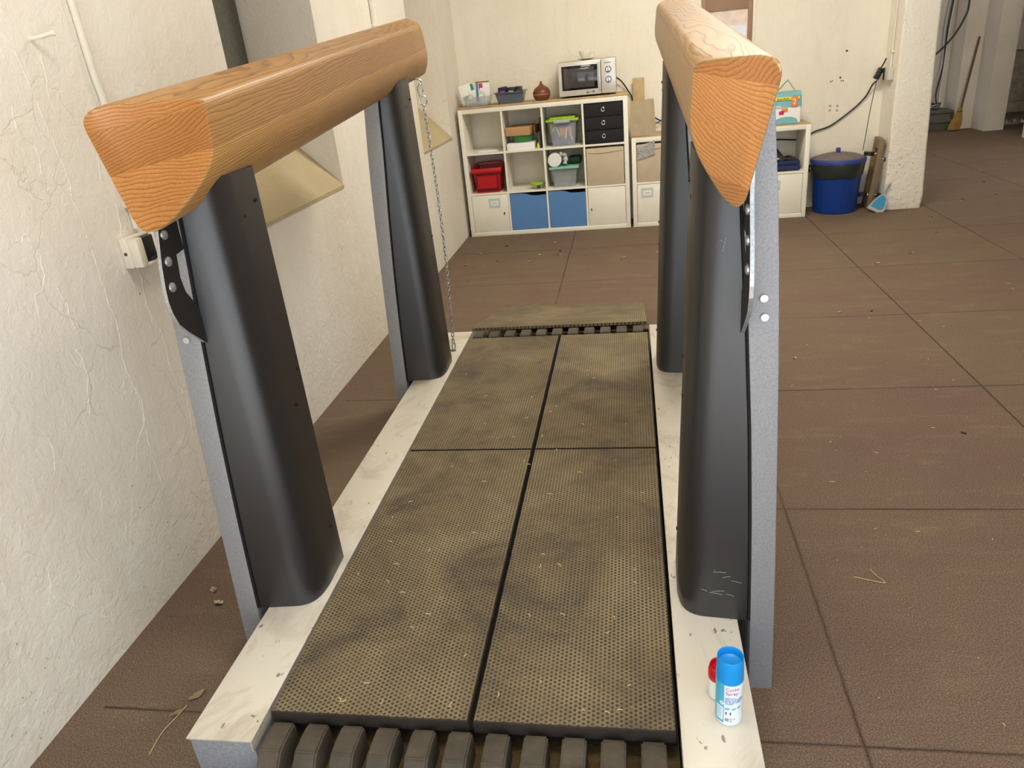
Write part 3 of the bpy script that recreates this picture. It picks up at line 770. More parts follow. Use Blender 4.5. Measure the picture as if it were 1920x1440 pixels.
sh2, W2, H2 = cube_shelf('cube_shelf', XS2, 4, 2, 'low white cube shelf standing right of the large one, behind the wooden rail')
obj('wooden_top', B(XS2-.001, XS2+W2+.001, FY+.004, BY, H2, H2+.006, .002), 'woodtop', sh2)
for (dx, z) in ((.02, .735), (.05, .742), (.02, .03), (.09, .018), (.02, .1)):
    bm = bmesh.new(); cyl(bm, (XS2+dx, FY+.001, z), (XS2+dx, FY-.001, z), .006, seg=12); obj('screw_cap', bm, 'pipe', sh2)

def card_label(t, x, z, y):
    obj('label_card', B(x, x+.105, y-.0015, y, z, z+.085), 'label', t)
    obj('label_paper', B(x+.02, x+.088, y-.0025, y-.001, z+.022, z+.062), 'paper', t)
    obj('label_line', B(x+.033, x+.075, y-.0032, y-.002, z+.040, z+.0435), 'ink', t)
def door_box(x0, c, r, label, card=None, knob=None, name='cabinet_insert'):
    xa, za = cell(x0, c, r); t = thing(name, label, 'cabinet door', (xa+.1675, FY+.1, za))
    obj('case', B(xa+.002, xa+.333, FY+.022, FY+.34, za+.001, za+.332), 'whitein', t)
    dd = obj('door', B(xa+.003, xa+.332, FY+.004, FY+.02, za+.003, za+.331, .0015), 'whitein', t)
    if card: card_label(t, xa+card[0], za+card[1], FY+.004)
    if knob:
        bm = bmesh.new(); cyl(bm, (xa+knob[0], FY+.004, za+knob[1]), (xa+knob[0], FY-.004, za+knob[1]), .007, seg=14); cyl(bm, (xa+knob[0], FY+.004, za+knob[1]-.014), (xa+knob[0], FY-.001, za+knob[1]-.014), .004, seg=10)
        obj('knob', bm, 'ink', t)
    return t
door_box(XS1, 0, 0, 'white cabinet door with grey label in the bottom left cube of the large shelf', (.155, .215), (.292, .165))
door_box(XS1, 3, 0, 'plain white cabinet door in the bottom right cube of the large shelf', None, (.03, .145))
door_box(XS2, 0, 0, 'white cabinet door with grey label in the low shelf beside the large shelf', (.035, .215))
door_box(XS2, 3, 0, 'white cabinet door below the dark cloths in the low shelf by the blue bin', (.05, .2))
def blue_front(c, label):
    xa, za = cell(XS1, c, 0); t = thing('drawer_insert', label, 'drawer', (xa+.1675, FY+.1, za), 'blue drawer fronts of the large shelf')
    obj('case', B(xa+.003, xa+.332, FY+.03, FY+.33, za+.001, za+.31), 'darkgap', t)
    topc = [(xa+.332, za+.303), (xa+.25, za+.300), (xa+.20, za+.303), (xa+.16, za+.318), (xa+.12, za+.326), (xa+.003, za+.328)]
    bm = bmesh.new(); prism(bm, [(xa+.003, za+.003), (xa+.332, za+.003)]+topc, 1, FY+.004, FY+.02); obj('front', bm, 'blue', t, sm=False)
blue_front(1, 'blue drawer front beside the white door with the grey label')
blue_front(2, 'blue drawer front beside the plain white door')
# black three-drawer insert
xa, za = cell(XS1, 3, 2); t = thing('drawer_box', 'black fabric box with three drawers in the top right cube', 'drawer box', (xa+.1675, FY+.1, za))
obj('case', B(xa+.004, xa+.331, FY+.02, FY+.34, za+.002, za+.33), 'blackfab', t)
for k in range(3):
    z = za+.006+k*.108; dw = obj('drawer', B(xa+.006, xa+.329, FY+.003, FY+.025, z, z+.104, .004), 'blackfab', t)
    bm = bmesh.new(); pp = [(xa+.165+.013*math.cos(a*math.pi/10), FY+.001, z+.055+.015*math.sin(a*math.pi/10)) for a in range(20)]; tube(bm, pp, .0045, 8, closed=True)
    obj('ring_handle', bm, 'chrome', dw)
# beige fabric boxes
def fabric_box(x0, c, r, label, wid=.333):
    xa, za = cell(x0, c, r); t = thing('storage_box', label, 'storage box', (xa+.1675, FY+.1, za))
    obj('box_body', B(xa+.004, xa+wid-.004, FY+.008, FY+.34, za+.002, za+.315, .006), 'beigefab', t)
    bm = bmesh.new(); tube(bm, spline([(xa+.02, FY+.006, za+.285), (xa+.1, FY+.004, za+.275), (xa+.2, FY+.004, za+.28), (xa+wid-.02, FY+.006, za+.287)], 5), .004, 6, flat=.5); obj('seam', bm, 'beigefab', t)
    return t
fabric_box(XS1, 3, 1, 'beige fabric storage box in the right column of the large shelf')
fabric_box(XS2, 0, 1, 'beige fabric storage box behind the crumpled clear film in the low shelf')
bm = bmesh.new(); xa, za = cell(XS2, 0, 1); g = 14
vs = [[bm.verts.new((xa+.01+.15*i/g+.006*noise.noise((j, i*.3, 0)), FY-.004-.012*abs(noise.noise((i*.5, j*.5, 3))), za+.318-.115*j/g+.04*(i/g-.3)+.006*noise.noise((i*.4, j, 1)))) for i in range(g+1)] for j in range(g+1)]
for j in range(g):
    for i in range(g): bm.faces.new((vs[j][i], vs[j][i+1], vs[j+1][i+1], vs[j+1][i]))
r_ = bmesh.ops.solidify(bm, geom=bm.faces[:], thickness=.001)
tag(obj('plastic_film', bm, 'film', sm=False), 'crumpled clear plastic film hanging on the beige box of the low shelf', 'plastic film')

def open_bin(bm, x0, x1, y0, y1, z0, z1, taper=.02, th=.004, lip=.01):
    def R_(x0, x1, y0, y1, z, r=.015): return [(p[0], p[1], z) for p in roundpoly([(x0, y0), (x1, y0), (x1, y1), (x0, y1)], r, 4)]
    loft(bm, [R_(x0+taper, x1-taper, y0+taper, y1-taper, z0), R_(x0, x1, y0, y1, z1-.008), R_(x0-lip, x1+lip, y0-lip, y1+lip, z1-.006), R_(x0-lip, x1+lip, y0-lip, y1+lip, z1),
              R_(x0+th, x1-th, y0+th, y1-th, z1), R_(x0+taper+th, x1-taper-th, y0+taper+th, y1-taper-th, z0+th)])
# row 1 column 1: loose paper
xa, za = cell(XS1, 0, 2)
bm = bmesh.new(); box(bm, xa+.09, xa+.28, FY+.08, FY+.3, za, za+.008, .002); tag(obj('paper_pad', bm, 'paper'), 'flat white paper pad in the nearly empty top left cube', 'paper')
# row 1 column 2 contents
xa, za = cell(XS1, 1, 2)
bm = B(xa+.015, xa+.26, FY+.02, FY+.3, za, za+.055, .003); tag(obj('shallow_box', bm, 'paper'), 'shallow white box at the bottom of the pile in the second cube', 'box')
bm = bmesh.new(); lathe(bm, [(0, 0), (.075, 0), (.085, .01), (.095, .05), (.1, .058), (.1, .062), (0, .062)], (xa+.145, FY+.15, za+.055), 32); 
tag(obj('green_bowl', bm, 'green'), 'green plastic tub between the white box and the cardboard box', 'tub')
t = thing('cardboard_box', 'brown cardboard box on top of the pile in the second cube', 'box', (xa+.13, FY+.16, za+.117))
bm = bmesh.new(); box(bm, -.115, .105, -.12, .12, 0, .072, .002, Matrix.Translation((xa+.135, FY+.16, za+.118)) @ Matrix.Rotation(-.12, 4, 'Z')); obj('carton', bm, 'card', t)
bm = bmesh.new(); box(bm, .035, .04, -.09, .12, 0, .07, 0, Matrix.Translation((xa+.235, FY+.17, za+.12)) @ Matrix.Rotation(-.12, 4, 'Z')); 
box(bm, -.1, .1, -.11, .11, .0722, .074, 0, Matrix.Translation((xa+.135, FY+.16, za+.118)) @ Matrix.Rotation(-.12, 4, 'Z')); obj('flap', bm, 'cardd', t)
bm = B(xa+.315, xa+.325, FY+.03, FY+.3, za, za+.25, .001); tag(obj('folder', bm, 'blackp'), 'thin black folder standing upright at the right of the second cube', 'folder')
bm = bmesh.new(); lathe(bm, [(0, 0), (.011, 0), (.011, .03), (.005, .038), (.005, .05), (0, .05)], (xa+.292, FY+.03, za), 16); tag(obj('small_bottle', bm, 'yellow'), 'tiny yellow and white bottle beside the upright black folder', 'bottle')
# row 1 column 3: clear box with green lid
xa, za = cell(XS1, 2, 2)
t = thing('lidded_box', 'clear box with bright green lid and blue and orange pattern in the top row', 'storage box', (xa+.17, FY+.15, za))
bm = bmesh.new(); open_bin(bm, xa+.04, xa+.285, FY+.03, FY+.33, za, za+.215, .022); obj('box_body', bm, 'clear', t)
bm = bmesh.new(); box(bm, xa+.07, xa+.26, FY+.055, FY+.3, za+.02, za+.2, .01); pk = obj('blue_contents', bm, 'indigo', t)
for (ux, uz, w_, h_, rot, mt) in ((.085, .15, .012, .05, .6, 'yellow'), (.12, .12, .013, .085, -.35, 'yellow'), (.155, .12, .045, .065, .2, 'orange'), (.19, .11, .014, .09, .15, 'paper'), (.225, .125, .03, .07, -.1, 'orange'), (.235, .07, .012, .06, -.4, 'yellow'), (.18, .06, .012, .03, -.4, 'orange'), (.09, .175, .02, .02, 0, 'orange')):
    bm = bmesh.new(); box(bm, -w_/2, w_/2, -.0015, .0015, -h_/2, h_/2, .0012, Matrix.Translation((xa+ux, FY+.0535, za+uz)) @ Matrix.Rotation(rot, 4, 'Y')); obj('pattern', bm, mt, t)
bm = bmesh.new(); box(bm, xa+.02, xa+.305, FY+.012, FY+.335, za+.205, za+.225, .008); box(bm, xa+.05, xa+.275, FY+.04, FY+.32, za+.222, za+.24, .008); obj('lid', bm, 'grn', t)
bm = B(xa+.09, xa+.23, FY+.006, FY+.014, za+.195, za+.222, .003); obj('clip', bm, 'pan', t)
# row 2 column 1: red basket
xa, za = cell(XS1, 0, 1)
t = thing('shopping_basket', 'red plastic basket with slotted sides in the left column of the large shelf', 'basket', (xa+.16, FY+.16, za))
bm = bmesh.new(); open_bin(bm, xa+.035, xa+.285, FY+.01, FY+.32, za, za+.215, .02, .004, .012); obj('basket_body', bm, 'red', t)
bm = B(xa+.022, xa+.298, FY-.004, FY+.012, za+.18, za+.218, .005); obj('rim', bm, 'red', t)
bm = bmesh.new()
for k in range(14):
    x = xa+.062+k*.015; box(bm, x, x+.004, FY+.013, FY+.03, za+.015, za+.04)
    if k < 1 or k > 12: box(bm, x, x+.003, FY+.008, FY+.03, za+.05, za+.15)
    box(bm, x, x+.004, FY+.003, FY+.03, za+.155, za+.172)
obj('slots', bm, 'darkgap', t)
bm = bmesh.new(); tube(bm, spline([(xa+.03, FY+.16, za+.215), (xa+.045, FY+.28, za+.235), (xa+.16, FY+.3, za+.24), (xa+.27, FY+.28, za+.235), (xa+.29, FY+.16, za+.215)], 6), .006, 8); obj('handle', bm, 'red', t)
# row 2 column 2: tub
xa, za = cell(XS1, 1, 1)
t = thing('round_tub', 'small round clear tub with yellow green lid alone on its shelf', 'tub', (xa+.25, FY+.08, za))
bm = bmesh.new(); lathe(bm, [(0, 0), (.045, 0), (.056, .04), (0, .04)], (xa+.252, FY+.075, za), 28); obj('tub_body', bm, 'clear', t)
bm = bmesh.new(); lathe(bm, [(.058, .034), (.062, .037), (.062, .052), (.056, .056), (0, .054)], (xa+.252, FY+.075, za), 28); obj('lid', bm, 'grn', t)
bm = B(xa+.255, xa+.285, FY+.016, FY+.026, za+.01, za+.033); obj('dark_sticker', bm, 'dgreen', t)
# row 2 column 3: clear box with mint lid + roll
xa, za = cell(XS1, 2, 1)
t = thing('lidded_box', 'clear box with mint green lid under the wrapped white roll', 'storage box', (xa+.15, FY+.15, za))
bm = bmesh.new(); open_bin(bm, xa+.035, xa+.27, FY+.03, FY+.32, za, za+.165, .02); obj('box_body', bm, 'clear', t)
bm = bmesh.new(); box(bm, xa+.02, xa+.285, FY+.015, FY+.33, za+.158, za+.178, .007); obj('lid', bm, 'mint', t)
bm = B(xa+.06, xa+.21, FY+.055, FY+.2, za+.006, za+.1, .008); obj('inner_tray', bm, 'clear', t)
bm = bmesh.new(); lathe(bm, [(0, 0), (.03, .005), (.035, .02), (0, .035)], (xa+.14, FY+.09, za+.012), 16, sx=1.1); obj('blue_item', bm, 'bluep', t)
t = thing('paper_roll', 'thick white roll in clear wrapping lying on the mint lidded box', 'roll', (xa+.08, FY+.14, za+.178))
bm = bmesh.new(); ry = [(.0, 0), (.056, 0), (.06, .006), (.06, .22), (.05, .23), (0, .23)]
lathe(bm, ry, (xa+.075, FY+.02, za+.239), 28, mat=Matrix.Rotation(-math.pi/2, 4, 'X')); obj('roll_body', bm, 'paper', t)
bm = bmesh.new()
for rr in (.018, .034, .048):
    tube(bm, [(xa+.075+rr*math.cos(a*math.pi/12)*(1+.1*math.sin(a*2)), FY+.0195, za+.239+rr*math.sin(a*math.pi/12)) for a in range(24)], .0012, 5, closed=True)
obj('roll_folds', bm, 'label', t)
bm = bmesh.new(); pp = spline([(xa+.12, FY+.04, za+.29), (xa+.17, FY+.06, za+.27), (xa+.165, FY+.05, za+.2)], 6); tube(bm, pp, [.012+.012*math.sin(i*.9)**2 for i in range(len(pp))], 8); obj('wrapping', bm, 'film', t)
bm = bmesh.new(); box(bm, xa+.19, xa+.30, FY+.16, FY+.32, za+.18, za+.24, .015); tag(obj('green_pouch', bm, 'dgreen'), 'dark green pouch at the back on the mint lidded box', 'pouch')

# ------------------------------------------------------------------ on top of the large shelf
ZS = H1+.014
t = thing('clear_tray', 'clear plastic tray of bottles and sachets at the left end of the shelf top', 'tray', (XS1+.17, FY+.12, ZS))
bm = bmesh.new(); open_bin(bm, XS1+.055, XS1+.285, FY+.02, FY+.26, ZS, ZS+.085, .022); obj('tray_body', bm, 'clear', t)
def bottle(x, y, z0, label, r=.026, h=.105):
    t = thing('pump_bottle', label, 'bottle', (x, y, z0))
    bm = bmesh.new(); lathe(bm, [(0, 0), (r-.002, 0), (r, .004), (r, h-.02), (r*.5, h-.004), (r*.45, h), (0, h)], (x, y, z0), 24); obj('bottle_body', bm, 'clear', t)
    bm = bmesh.new(); lathe(bm, [(.0135, h-.004), (.0135, h+.022), (.011, h+.026), (0, h+.026)], (x, y, z0), 20); obj('cap', bm, 'paper', t)
    bm = B(x-.018, x+.018, y-r-.003, y-r+.004, z0+h-.048, z0+h-.026, .001); obj('label_band', bm, 'paper', t)
bottle(XS1+.115, FY+.075, ZS+.005, 'clear bottle with white cap, left one in the clear tray')
bottle(XS1+.215, FY+.075, ZS+.005, 'clear bottle with white cap, right one in the clear tray', .03, .115)
def sachet(cx_, cy_, z0, w_, h_, tilt, label, cols):
    M_ = Matrix.Translation((cx_, cy_, z0)) @ Matrix.Rotation(tilt, 4, 'Y') @ Matrix.Rotation(-.12, 4, 'X')
    t = thing('packet', label, 'packet', (cx_, cy_, z0))
    bm = bmesh.new(); box(bm, -w_/2, w_/2, -.008, .008, 0, h_, .003, M_); obj('wrapper', bm, 'label' if len(cols) > 9 else 'paper', t)
    for (a, b_, c_, d_, mt) in cols:
        bm = bmesh.new(); box(bm, a, b_, -.0095, -.007, c_, d_, 0, M_); obj('printed_panel', bm, mt, t)
sachet(XS1+.085, FY+.13, ZS+.02, .105, .165, -.22, 'whitish sachet leaning at the left end of the clear tray', [(-.02, .02, .04, .07, 'label')])
sachet(XS1+.135, FY+.16, ZS+.02, .075, .17, -.28, 'packet with magenta and teal corner behind the left clear bottle', [(-.035, .0, .11, .165, 'magenta'), (.001, .035, .11, .165, 'teal')])
sachet(XS1+.215, FY+.15, ZS+.02, .12, .18, .0, 'packet with blue stripe and red panel behind the right clear bottle', [(-.058, -.04, .02, .17, 'bluep'), (-.035, .0, .11, .16, 'magenta'), (-.06, .06, .165, .178, 'cardd')])
t = thing('grey_tub', 'smoky grey plastic tub with dark packets on the shelf top', 'tub', (XS1+.45, FY+.12, ZS))
bm = bmesh.new(); open_bin(bm, XS1+.34, XS1+.585, FY+.02, FY+.26, ZS, ZS+.095, .022, .004, .012); obj('tub_body', bm, 'greytub', t)
def pk_(x0, x1, z1, lab, txt, ang):
    t = thing('dark_packet', lab, 'packet', ((x0+x1)/2, FY+.12, ZS+.05))
    mm = Matrix.Translation(((x0+x1)/2, FY+.13, ZS+.06)) @ Matrix.Rotation(ang, 4, 'Y')
    bm = bmesh.new(); box(bm, -(x1-x0)/2, (x1-x0)/2, -.05, .05, 0, z1, .004, mm); obj('carton', bm, 'navy' if txt == 'magenta' else 'blackp', t)
    bm = bmesh.new(); box(bm, -(x1-x0)*.3, (x1-x0)*.3, -.052, -.049, z1*.45, z1*.6, 0, mm); obj('print', bm, txt, t)
pk_(XS1+.365, XS1+.435, .075, 'dark blue packet with red print, leftmost in the grey tub', 'magenta', -.08)
pk_(XS1+.44, XS1+.505, .068, 'black packet with pale print in the middle of the grey tub', 'label', .03)
pk_(XS1+.508, XS1+.56, .07, 'black packet at the right end of the grey tub', 'ink', .05)
t = thing('aroma_diffuser', 'brown onion shaped aroma diffuser left of the microwave', 'diffuser', (XS1+.735, FY+.11, ZS))
bm = bmesh.new(); lathe(bm, [(0, 0), (.045, 0), (.062, .012), (.073, .035), (.0755, .055), (.072, .075), (.058, .098), (.035, .113), (.018, .124), (.011, .137), (.009, .152), (.006, .154), (0, .15)], (XS1+.735, FY+.11, ZS), 36); obj('diffuser_body', bm, 'brown', t)
bm = bmesh.new(); lathe(bm, [(.0752, .045), (.0768, .047), (.0768, .051), (.0752, .053)], (XS1+.735, FY+.11, ZS), 36); obj('light_band', bm, 'brown2', t)
# microwave
MX0, MX1, MY0, MY1, MZ0, MZ1 = XS1+.895, XS1+1.375, FY+.025, FY+.345, ZS+.015, ZS+.285
t = thing('microwave_oven', 'silver microwave oven with two dials standing on the large shelf', 'microwave', ((MX0+MX1)/2, FY+.18, ZS))
obj('case', B(MX0, MX1, MY0+.02, MY1, MZ0, MZ1, .006), 'mwtop', t)
dr = obj('door', B(MX0, MX0+.355, MY0, MY0+.022, MZ0, MZ1-.004, .005), 'silver', t)
obj('door_glass', B(MX0+.028, MX0+.328, MY0-.002, MY0+.004, MZ0+.045, MZ1-.035, .001), 'glassblk', dr)
obj('door_window', B(MX0+.045, MX0+.30, MY0-.0032, MY0, MZ0+.062, MZ1-.055, .001), 'mesh', dr)
obj('handle', B(MX0+.336, MX0+.352, MY0-.016, MY0+.004, MZ0+.03, MZ1-.02, .005), 'silver', dr)
pn = obj('control_panel', B(MX0+.359, MX1, MY0, MY0+.022, MZ0, MZ1-.004, .005), 'silver', t)
for z in (.185, .107):
    bm = bmesh.new(); xk = MX0+.418; zk = MZ0+z
    cyl(bm, (xk, MY0+.001, zk), (xk, MY0-.004, zk), .0255, seg=28); obj('dial_ring', bm, 'ink', pn)
    bm = bmesh.new(); cyl(bm, (xk, MY0-.003, zk), (xk, MY0-.012, zk), .021, .019, seg=28); box(bm, xk-.006, xk+.006, MY0-.022, MY0-.01, zk-.02, zk+.02, .002); obj('dial_knob', bm, 'chrome', pn)
bm = B(MX0+.39, MX0+.44, MY0-.001, MY0+.002, MZ1-.036, MZ1-.031); obj('brand_strip', bm, 'ink', pn)
bm = bmesh.new()
for k in range(9): box(bm, MX0+.23+k*.009+random.uniform(-.002, .002), MX0+.236+k*.009, MY0-.0012, MY0+.002, MZ0+.012+random.uniform(0, .012), MZ0+.02+random.uniform(0, .014))
obj('worn_sticker', bm, 'ink', dr)
for x in (MX0+.05, MX1-.06):
    bm = bmesh.new(); cyl(bm, (x, MY0+.05, ZS), (x, MY0+.05, MZ0+.004), .014); obj('foot', bm, 'blackp', t)
    bm = bmesh.new(); cyl(bm, (x, MY1-.04, ZS), (x, MY1-.04, MZ0+.004), .014); obj('foot', bm, 'blackp', t)
# cup and saucer
ucx, ucy = XS1+1.122, FY+.13
bm = bmesh.new(); lathe(bm, [(0, .002), (.03, 0), (.045, .004), (.072, .012), (.073, .014), (.045, .008), (.02, .006), (0, .006)], (ucx+.01, ucy, MZ1), 36)
tag(obj('saucer', bm, 'china'), 'pale saucer lying on the microwave', 'saucer')
t = thing('coffee_cup', 'pale grey coffee cup on its saucer on top of the microwave', 'cup', (ucx, ucy, MZ1+.007))
bm = bmesh.new(); lathe(bm, [(0, 0), (.024, 0), (.026, .005), (.038, .02), (.046, .04), (.050, .064), (.0495, .066), (.047, .063), (.043, .04), (.034, .02), (0, .008)], (ucx, ucy, MZ1+.007), 36); obj('bowl', bm, 'china', t)
bm = bmesh.new(); tube(bm, spline([(ucx+.046, ucy, MZ1+.062), (ucx+.07, ucy, MZ1+.062), (ucx+.076, ucy, MZ1+.045), (ucx+.062, ucy, MZ1+.027), (ucx+.038, ucy, MZ1+.026)], 6), .0045, 8); obj('handle', bm, 'china', t)

# ------------------------------------------------------------------ on the low shelf
ZL = H2+.006
bm = bmesh.new(); box(bm, -.05, .05, -.008, .008, 0, .46, .006, Matrix.Translation((.085, BY-.075, ZL)) @ Matrix.Rotation(-.1, 4, 'X')); tag(obj('cutting_board', bm, 'woodtop'), 'narrow wooden board leaning on the back wall behind the beige bag', 'board')
bm = bmesh.new(); g = 16
vs = []
for j in range(g+1):
    row = []
    for i in range(g+1):
        u, v = i/g, j/g; x = .008+.2*u+.016*(1-v)*u; z = ZL+.005+.285*v
        row.append(bm.verts.new((x, FY+.03+.08*v-.012*math.sin(math.pi*u)-.006*noise.noise((u*4, v*4, 0)), z+.006*noise.noise((u*3, v*2, 5)))))
    vs.append(row)
for j in range(g):
    for i in range(g): bm.faces.new((vs[j][i], vs[j][i+1], vs[j+1][i+1], vs[j+1][i]))
bmesh.ops.solidify(bm, geom=bm.faces[:], thickness=-.03)
tag(obj('beige_bag', bm, 'bag'), 'flat beige bag leaning upright on the low shelf beside the large one', 'bag')
# nappy pack
NX0, NX1 = 1.165, 1.405; NY0 = FY+.06; 
t = thing('nappy_pack', 'turquoise and white plastic pack with carrying strap on the low shelf', 'pack', ((NX0+NX1)/2, NY0+.08, ZL))
bm = bmesh.new()
def nring(z, k):
    return [(p[0], p[1], z) for p in roundpoly([(NX0+k, NY0+k), (NX1-k, NY0+k), (NX1-k, NY0+.15-k), (NX0+k, NY0+.15-k)], .02, 4)]
loft(bm, [nring(ZL, .012), nring(ZL+.012, .002), nring(ZL+.12, 0), nring(ZL+.2, .004)]); obj('pack_body', bm, 'paper', t)
bm = bmesh.new(); loft(bm, [nring(ZL+.135, -.002), nring(ZL+.2, .002), nring(ZL+.225, .004), [(p[0], NY0+.07+(p[1]-NY0-.07)*.15, ZL+.25+.006*math.sin(p[0]*60)) for p in nring(0, .002)]]); obj('pack_top', bm, 'nappy', t)
bm = B(NX0+.01, NX1-.02, NY0-.006, NY0+.004, ZL+.19, ZL+.215, .001, Matrix.Identity(4)); yb = obj('yellow_band', bm, 'yellow', t)
tb = text_bm('Spar-Pack', .024, .0005); bmesh.ops.transform(tb, matrix=Matrix.Translation((NX0+.04, NY0-.0065, ZL+.194)) @ Matrix.Rotation(math.pi/2, 4, 'X'), verts=tb.verts); obj('band_text', tb, 'ink', t)
bm = B(NX1-.085, NX1-.035, NY0-.008, NY0+.002, ZL+.135, ZL+.215, .001); obj('size_panel', bm, 'orange', t)
tb = text_bm('2', .06, .0005); bmesh.ops.transform(tb, matrix=Matrix.Translation((NX1-.077, NY0-.0085, ZL+.155)) @ Matrix.Rotation(math.pi/2, 4, 'X'), verts=tb.verts); obj('size_number', tb, 'paper', t)
bm = bmesh.new(); lathe(bm, [(0, -.004), (.5, -.003), (.55, 0), (0, .001)], (0, 0, 0), 24)
bmesh.ops.transform(bm, matrix=Matrix.Translation((NX0+.12, NY0-.001, ZL+.02)) @ Matrix.Rotation(math.pi/2, 4, 'X') @ Matrix.Diagonal((.17, .075, 1, 1)), verts=bm.verts)
for v in bm.verts: v.co.z = max(v.co.z, ZL+.004)
obj('blue_print', bm, 'nappy', t)
for (ux, uz, w_, h_, mt) in ((.08, .1, .05, .03, 'orange'), (.06, .08, .04, .028, 'magenta'), (.03, .13, .05, .02, 'label')):
    bm = B(NX0+ux, NX0+ux+w_, NY0-.004, NY0, ZL+uz, ZL+uz+h_, .001); obj('printed_shape', bm, mt, t)
bm = bmesh.new(); tube(bm, spline([(NX0+.02, NY0+.07, ZL+.24), (NX0+.06, NY0+.07, ZL+.27), (NX0+.125, NY0+.075, ZL+.335), (NX0+.135, NY0+.075, ZL+.335), (NX0+.175, NY0+.07, ZL+.28), (NX0+.2, NY0+.07, ZL+.24)], 5), .004, 6, flat=2); obj('carry_strap', bm, 'pan', t)
# cloths in the open cube
xa, za = cell(XS2, 3, 1)
bm = bmesh.new(); box(bm, xa+.03, xa+.315, FY+.03, FY+.3, za, za+.045, .015); box(bm, xa+.05, xa+.315, FY+.04, FY+.28, za+.04, za+.085, .018, None)
tag(obj('folded_cloth', bm, 'navy'), 'navy blue cloth folded in the open cube of the low shelf', 'cloth')
bm = bmesh.new(); g = 18; vs = []
for j in range(g+1):
    row = []
    for i in range(g+1):
        u, v = i/g, j/g
        pk = max(0, 1-abs(u-.42)*3.2)*max(0, 1-abs(v-.7)*2)
        row.append(bm.verts.new((xa+.03+.25*u, FY+.06+.22*v, za+.09+.10*pk+.012*noise.noise((u*5, v*5, 2)))))
    vs.append(row)
for j in range(g):
    for i in range(g): bm.faces.new((vs[j][i], vs[j][i+1], vs[j+1][i+1], vs[j+1][i]))
bmesh.ops.solidify(bm, geom=bm.faces[:], thickness=.012)
tag(obj('crumpled_cloth', bm, 'greycloth'), 'dark grey crumpled cloth lying on the navy cloth', 'cloth')
bm = bmesh.new(); cyl(bm, (xa+.06, FY+.003, za+.0285), (xa+.062, FY+.027, za+.0285), .028, seg=24); tag(obj('plastic_cup', bm, 'pan'), 'small round grey tin lying at the front of the open cube', 'tin')
bm = bmesh.new(); lathe(bm, [(0, 0), (.035, 0), (.038, .01), (.03, .012), (0, .012)], (xa+.11, FY+.06, za+.098), 24); tag(obj('small_dish', bm, 'label'), 'small pale dish on the cloths in the open cube', 'dish')

# ------------------------------------------------------------------ back wall fittings
t = thing('framed_picture', 'brown framed glazed picture high on the back wall, cut by the photo edge', 'picture', (.86, YB, 1.45))
PX0, PX1, PZ0, PZ1 = .62, 1.035, 1.40, 2.0
obj('frame', B(PX0, PX0+.04, YB-.025, YB, PZ0, PZ1, .003), 'frame', t); obj('frame', B(PX1-.04, PX1, YB-.025, YB, PZ0, PZ1, .003), 'frame', t)
obj('frame', B(PX0+.04, PX1-.04, YB-.025, YB, PZ0, PZ0+.05, .003), 'frame', t); obj('frame', B(PX0+.04, PX1-.04, YB-.025, YB, PZ1-.32, PZ1, .003), 'frame', t)
obj('print', B(PX0+.04, PX1-.04, YB-.012, YB-.002, PZ0+.05, PZ1-.32), 'picture', t)
obj('print_detail', B(PX0+.07, PX1-.05, YB-.014, YB-.011, PZ0+.07, PZ0+.16), 'pale', t)
obj('white_edge', B(PX1, PX1+.02, YB-.02, YB, PZ0-.02, PZ1, .002), 'white', t)
# wall plugs and holes
for (x, z, r) in ((1.79, 1.035, .008), (1.83, 1.03, .008), (1.79, .995, .008), (1.83, .99, .008), (1.83, 1.33, .006), (1.79, 1.15, .004), (1.80, 1.14, .004), (1.84, 1.14, .004), (1.845, 1.16, .007)):
    pass
holes = []
first = None
for (x, z, r) in ((1.705, .855, .011), (1.765, .85, .011), (1.705, .82, .011), (1.765, .815, .011), (1.77, 1.075, .008), (1.695, 1.05, .005), (1.708, 1.055, .004), (1.78, 1.05, .005), (1.795, 1.048, .005), (1.805, 1.28, .009)):
    bm = bmesh.new(); cyl(bm, (x, YB+.002, z), (x, YB-.003, z), r, seg=12)
    o = obj('wall_plug', bm, 'ink' if r < .0095 else 'pan'); tag(o, 'small round wall plug or drill hole in the back wall above the blue bin', 'wall plug', 'wall plugs above the blue bin')
# socket on the pier's side face
t = thing('wall_socket', 'grey surface socket with black plug beside the white pier', 'socket', (2.12, 6.93, 1.03))
obj('socket_case', B(2.075, 2.12, 6.84, 6.93, 1.035, 1.135, .008), 'sock', t)
obj('flap', B(2.07, 2.12, 6.93, 6.965, 1.035, 1.13, .006), 'blackp', t)
t = thing('power_plug', 'black plug with adapter in the grey socket beside the pier', 'plug', (2.05, 6.97, 1.03))
bm = bmesh.new(); box(bm, -.022, .022, -.02, .02, -.045, .045, .006, Matrix.Translation((2.045, 6.985, 1.085)) @ Matrix.Rotation(.45, 4, 'Y')); obj('plug_body', bm, 'blackp', t)
bm = bmesh.new(); tube(bm, [(2.045, 6.985, 1.1), (2.075, 6.975, 1.16), (2.09, 6.97, 1.20)], .006, 8); obj('strain_relief', bm, 'blackp', t)
conduit('conduit_pipe', [(2.108, 6.90, 1.135), (2.108, 6.90, 1.5), (2.108, 6.90, 3.28)], [(2.108, 6.90, 1.25)], 'thin grey conduit pipe above the socket beside the white pier', .008)
bm = bmesh.new(); tube(bm, spline([(2.04, 6.99, 1.03), (2.02, 7.03, 1.0), (1.98, 7.06, .905), (1.885, 7.066, .81), (1.72, 7.066, .695), (1.59, 7.066, .655), (1.49, 7.068, .605), (1.42, 7.066, .60), (1.28, 7.066, .612), (1.0, 7.066, .62), (.7, 7.066, .66), (.5, 7.066, .72)], 8), .0065, 8)
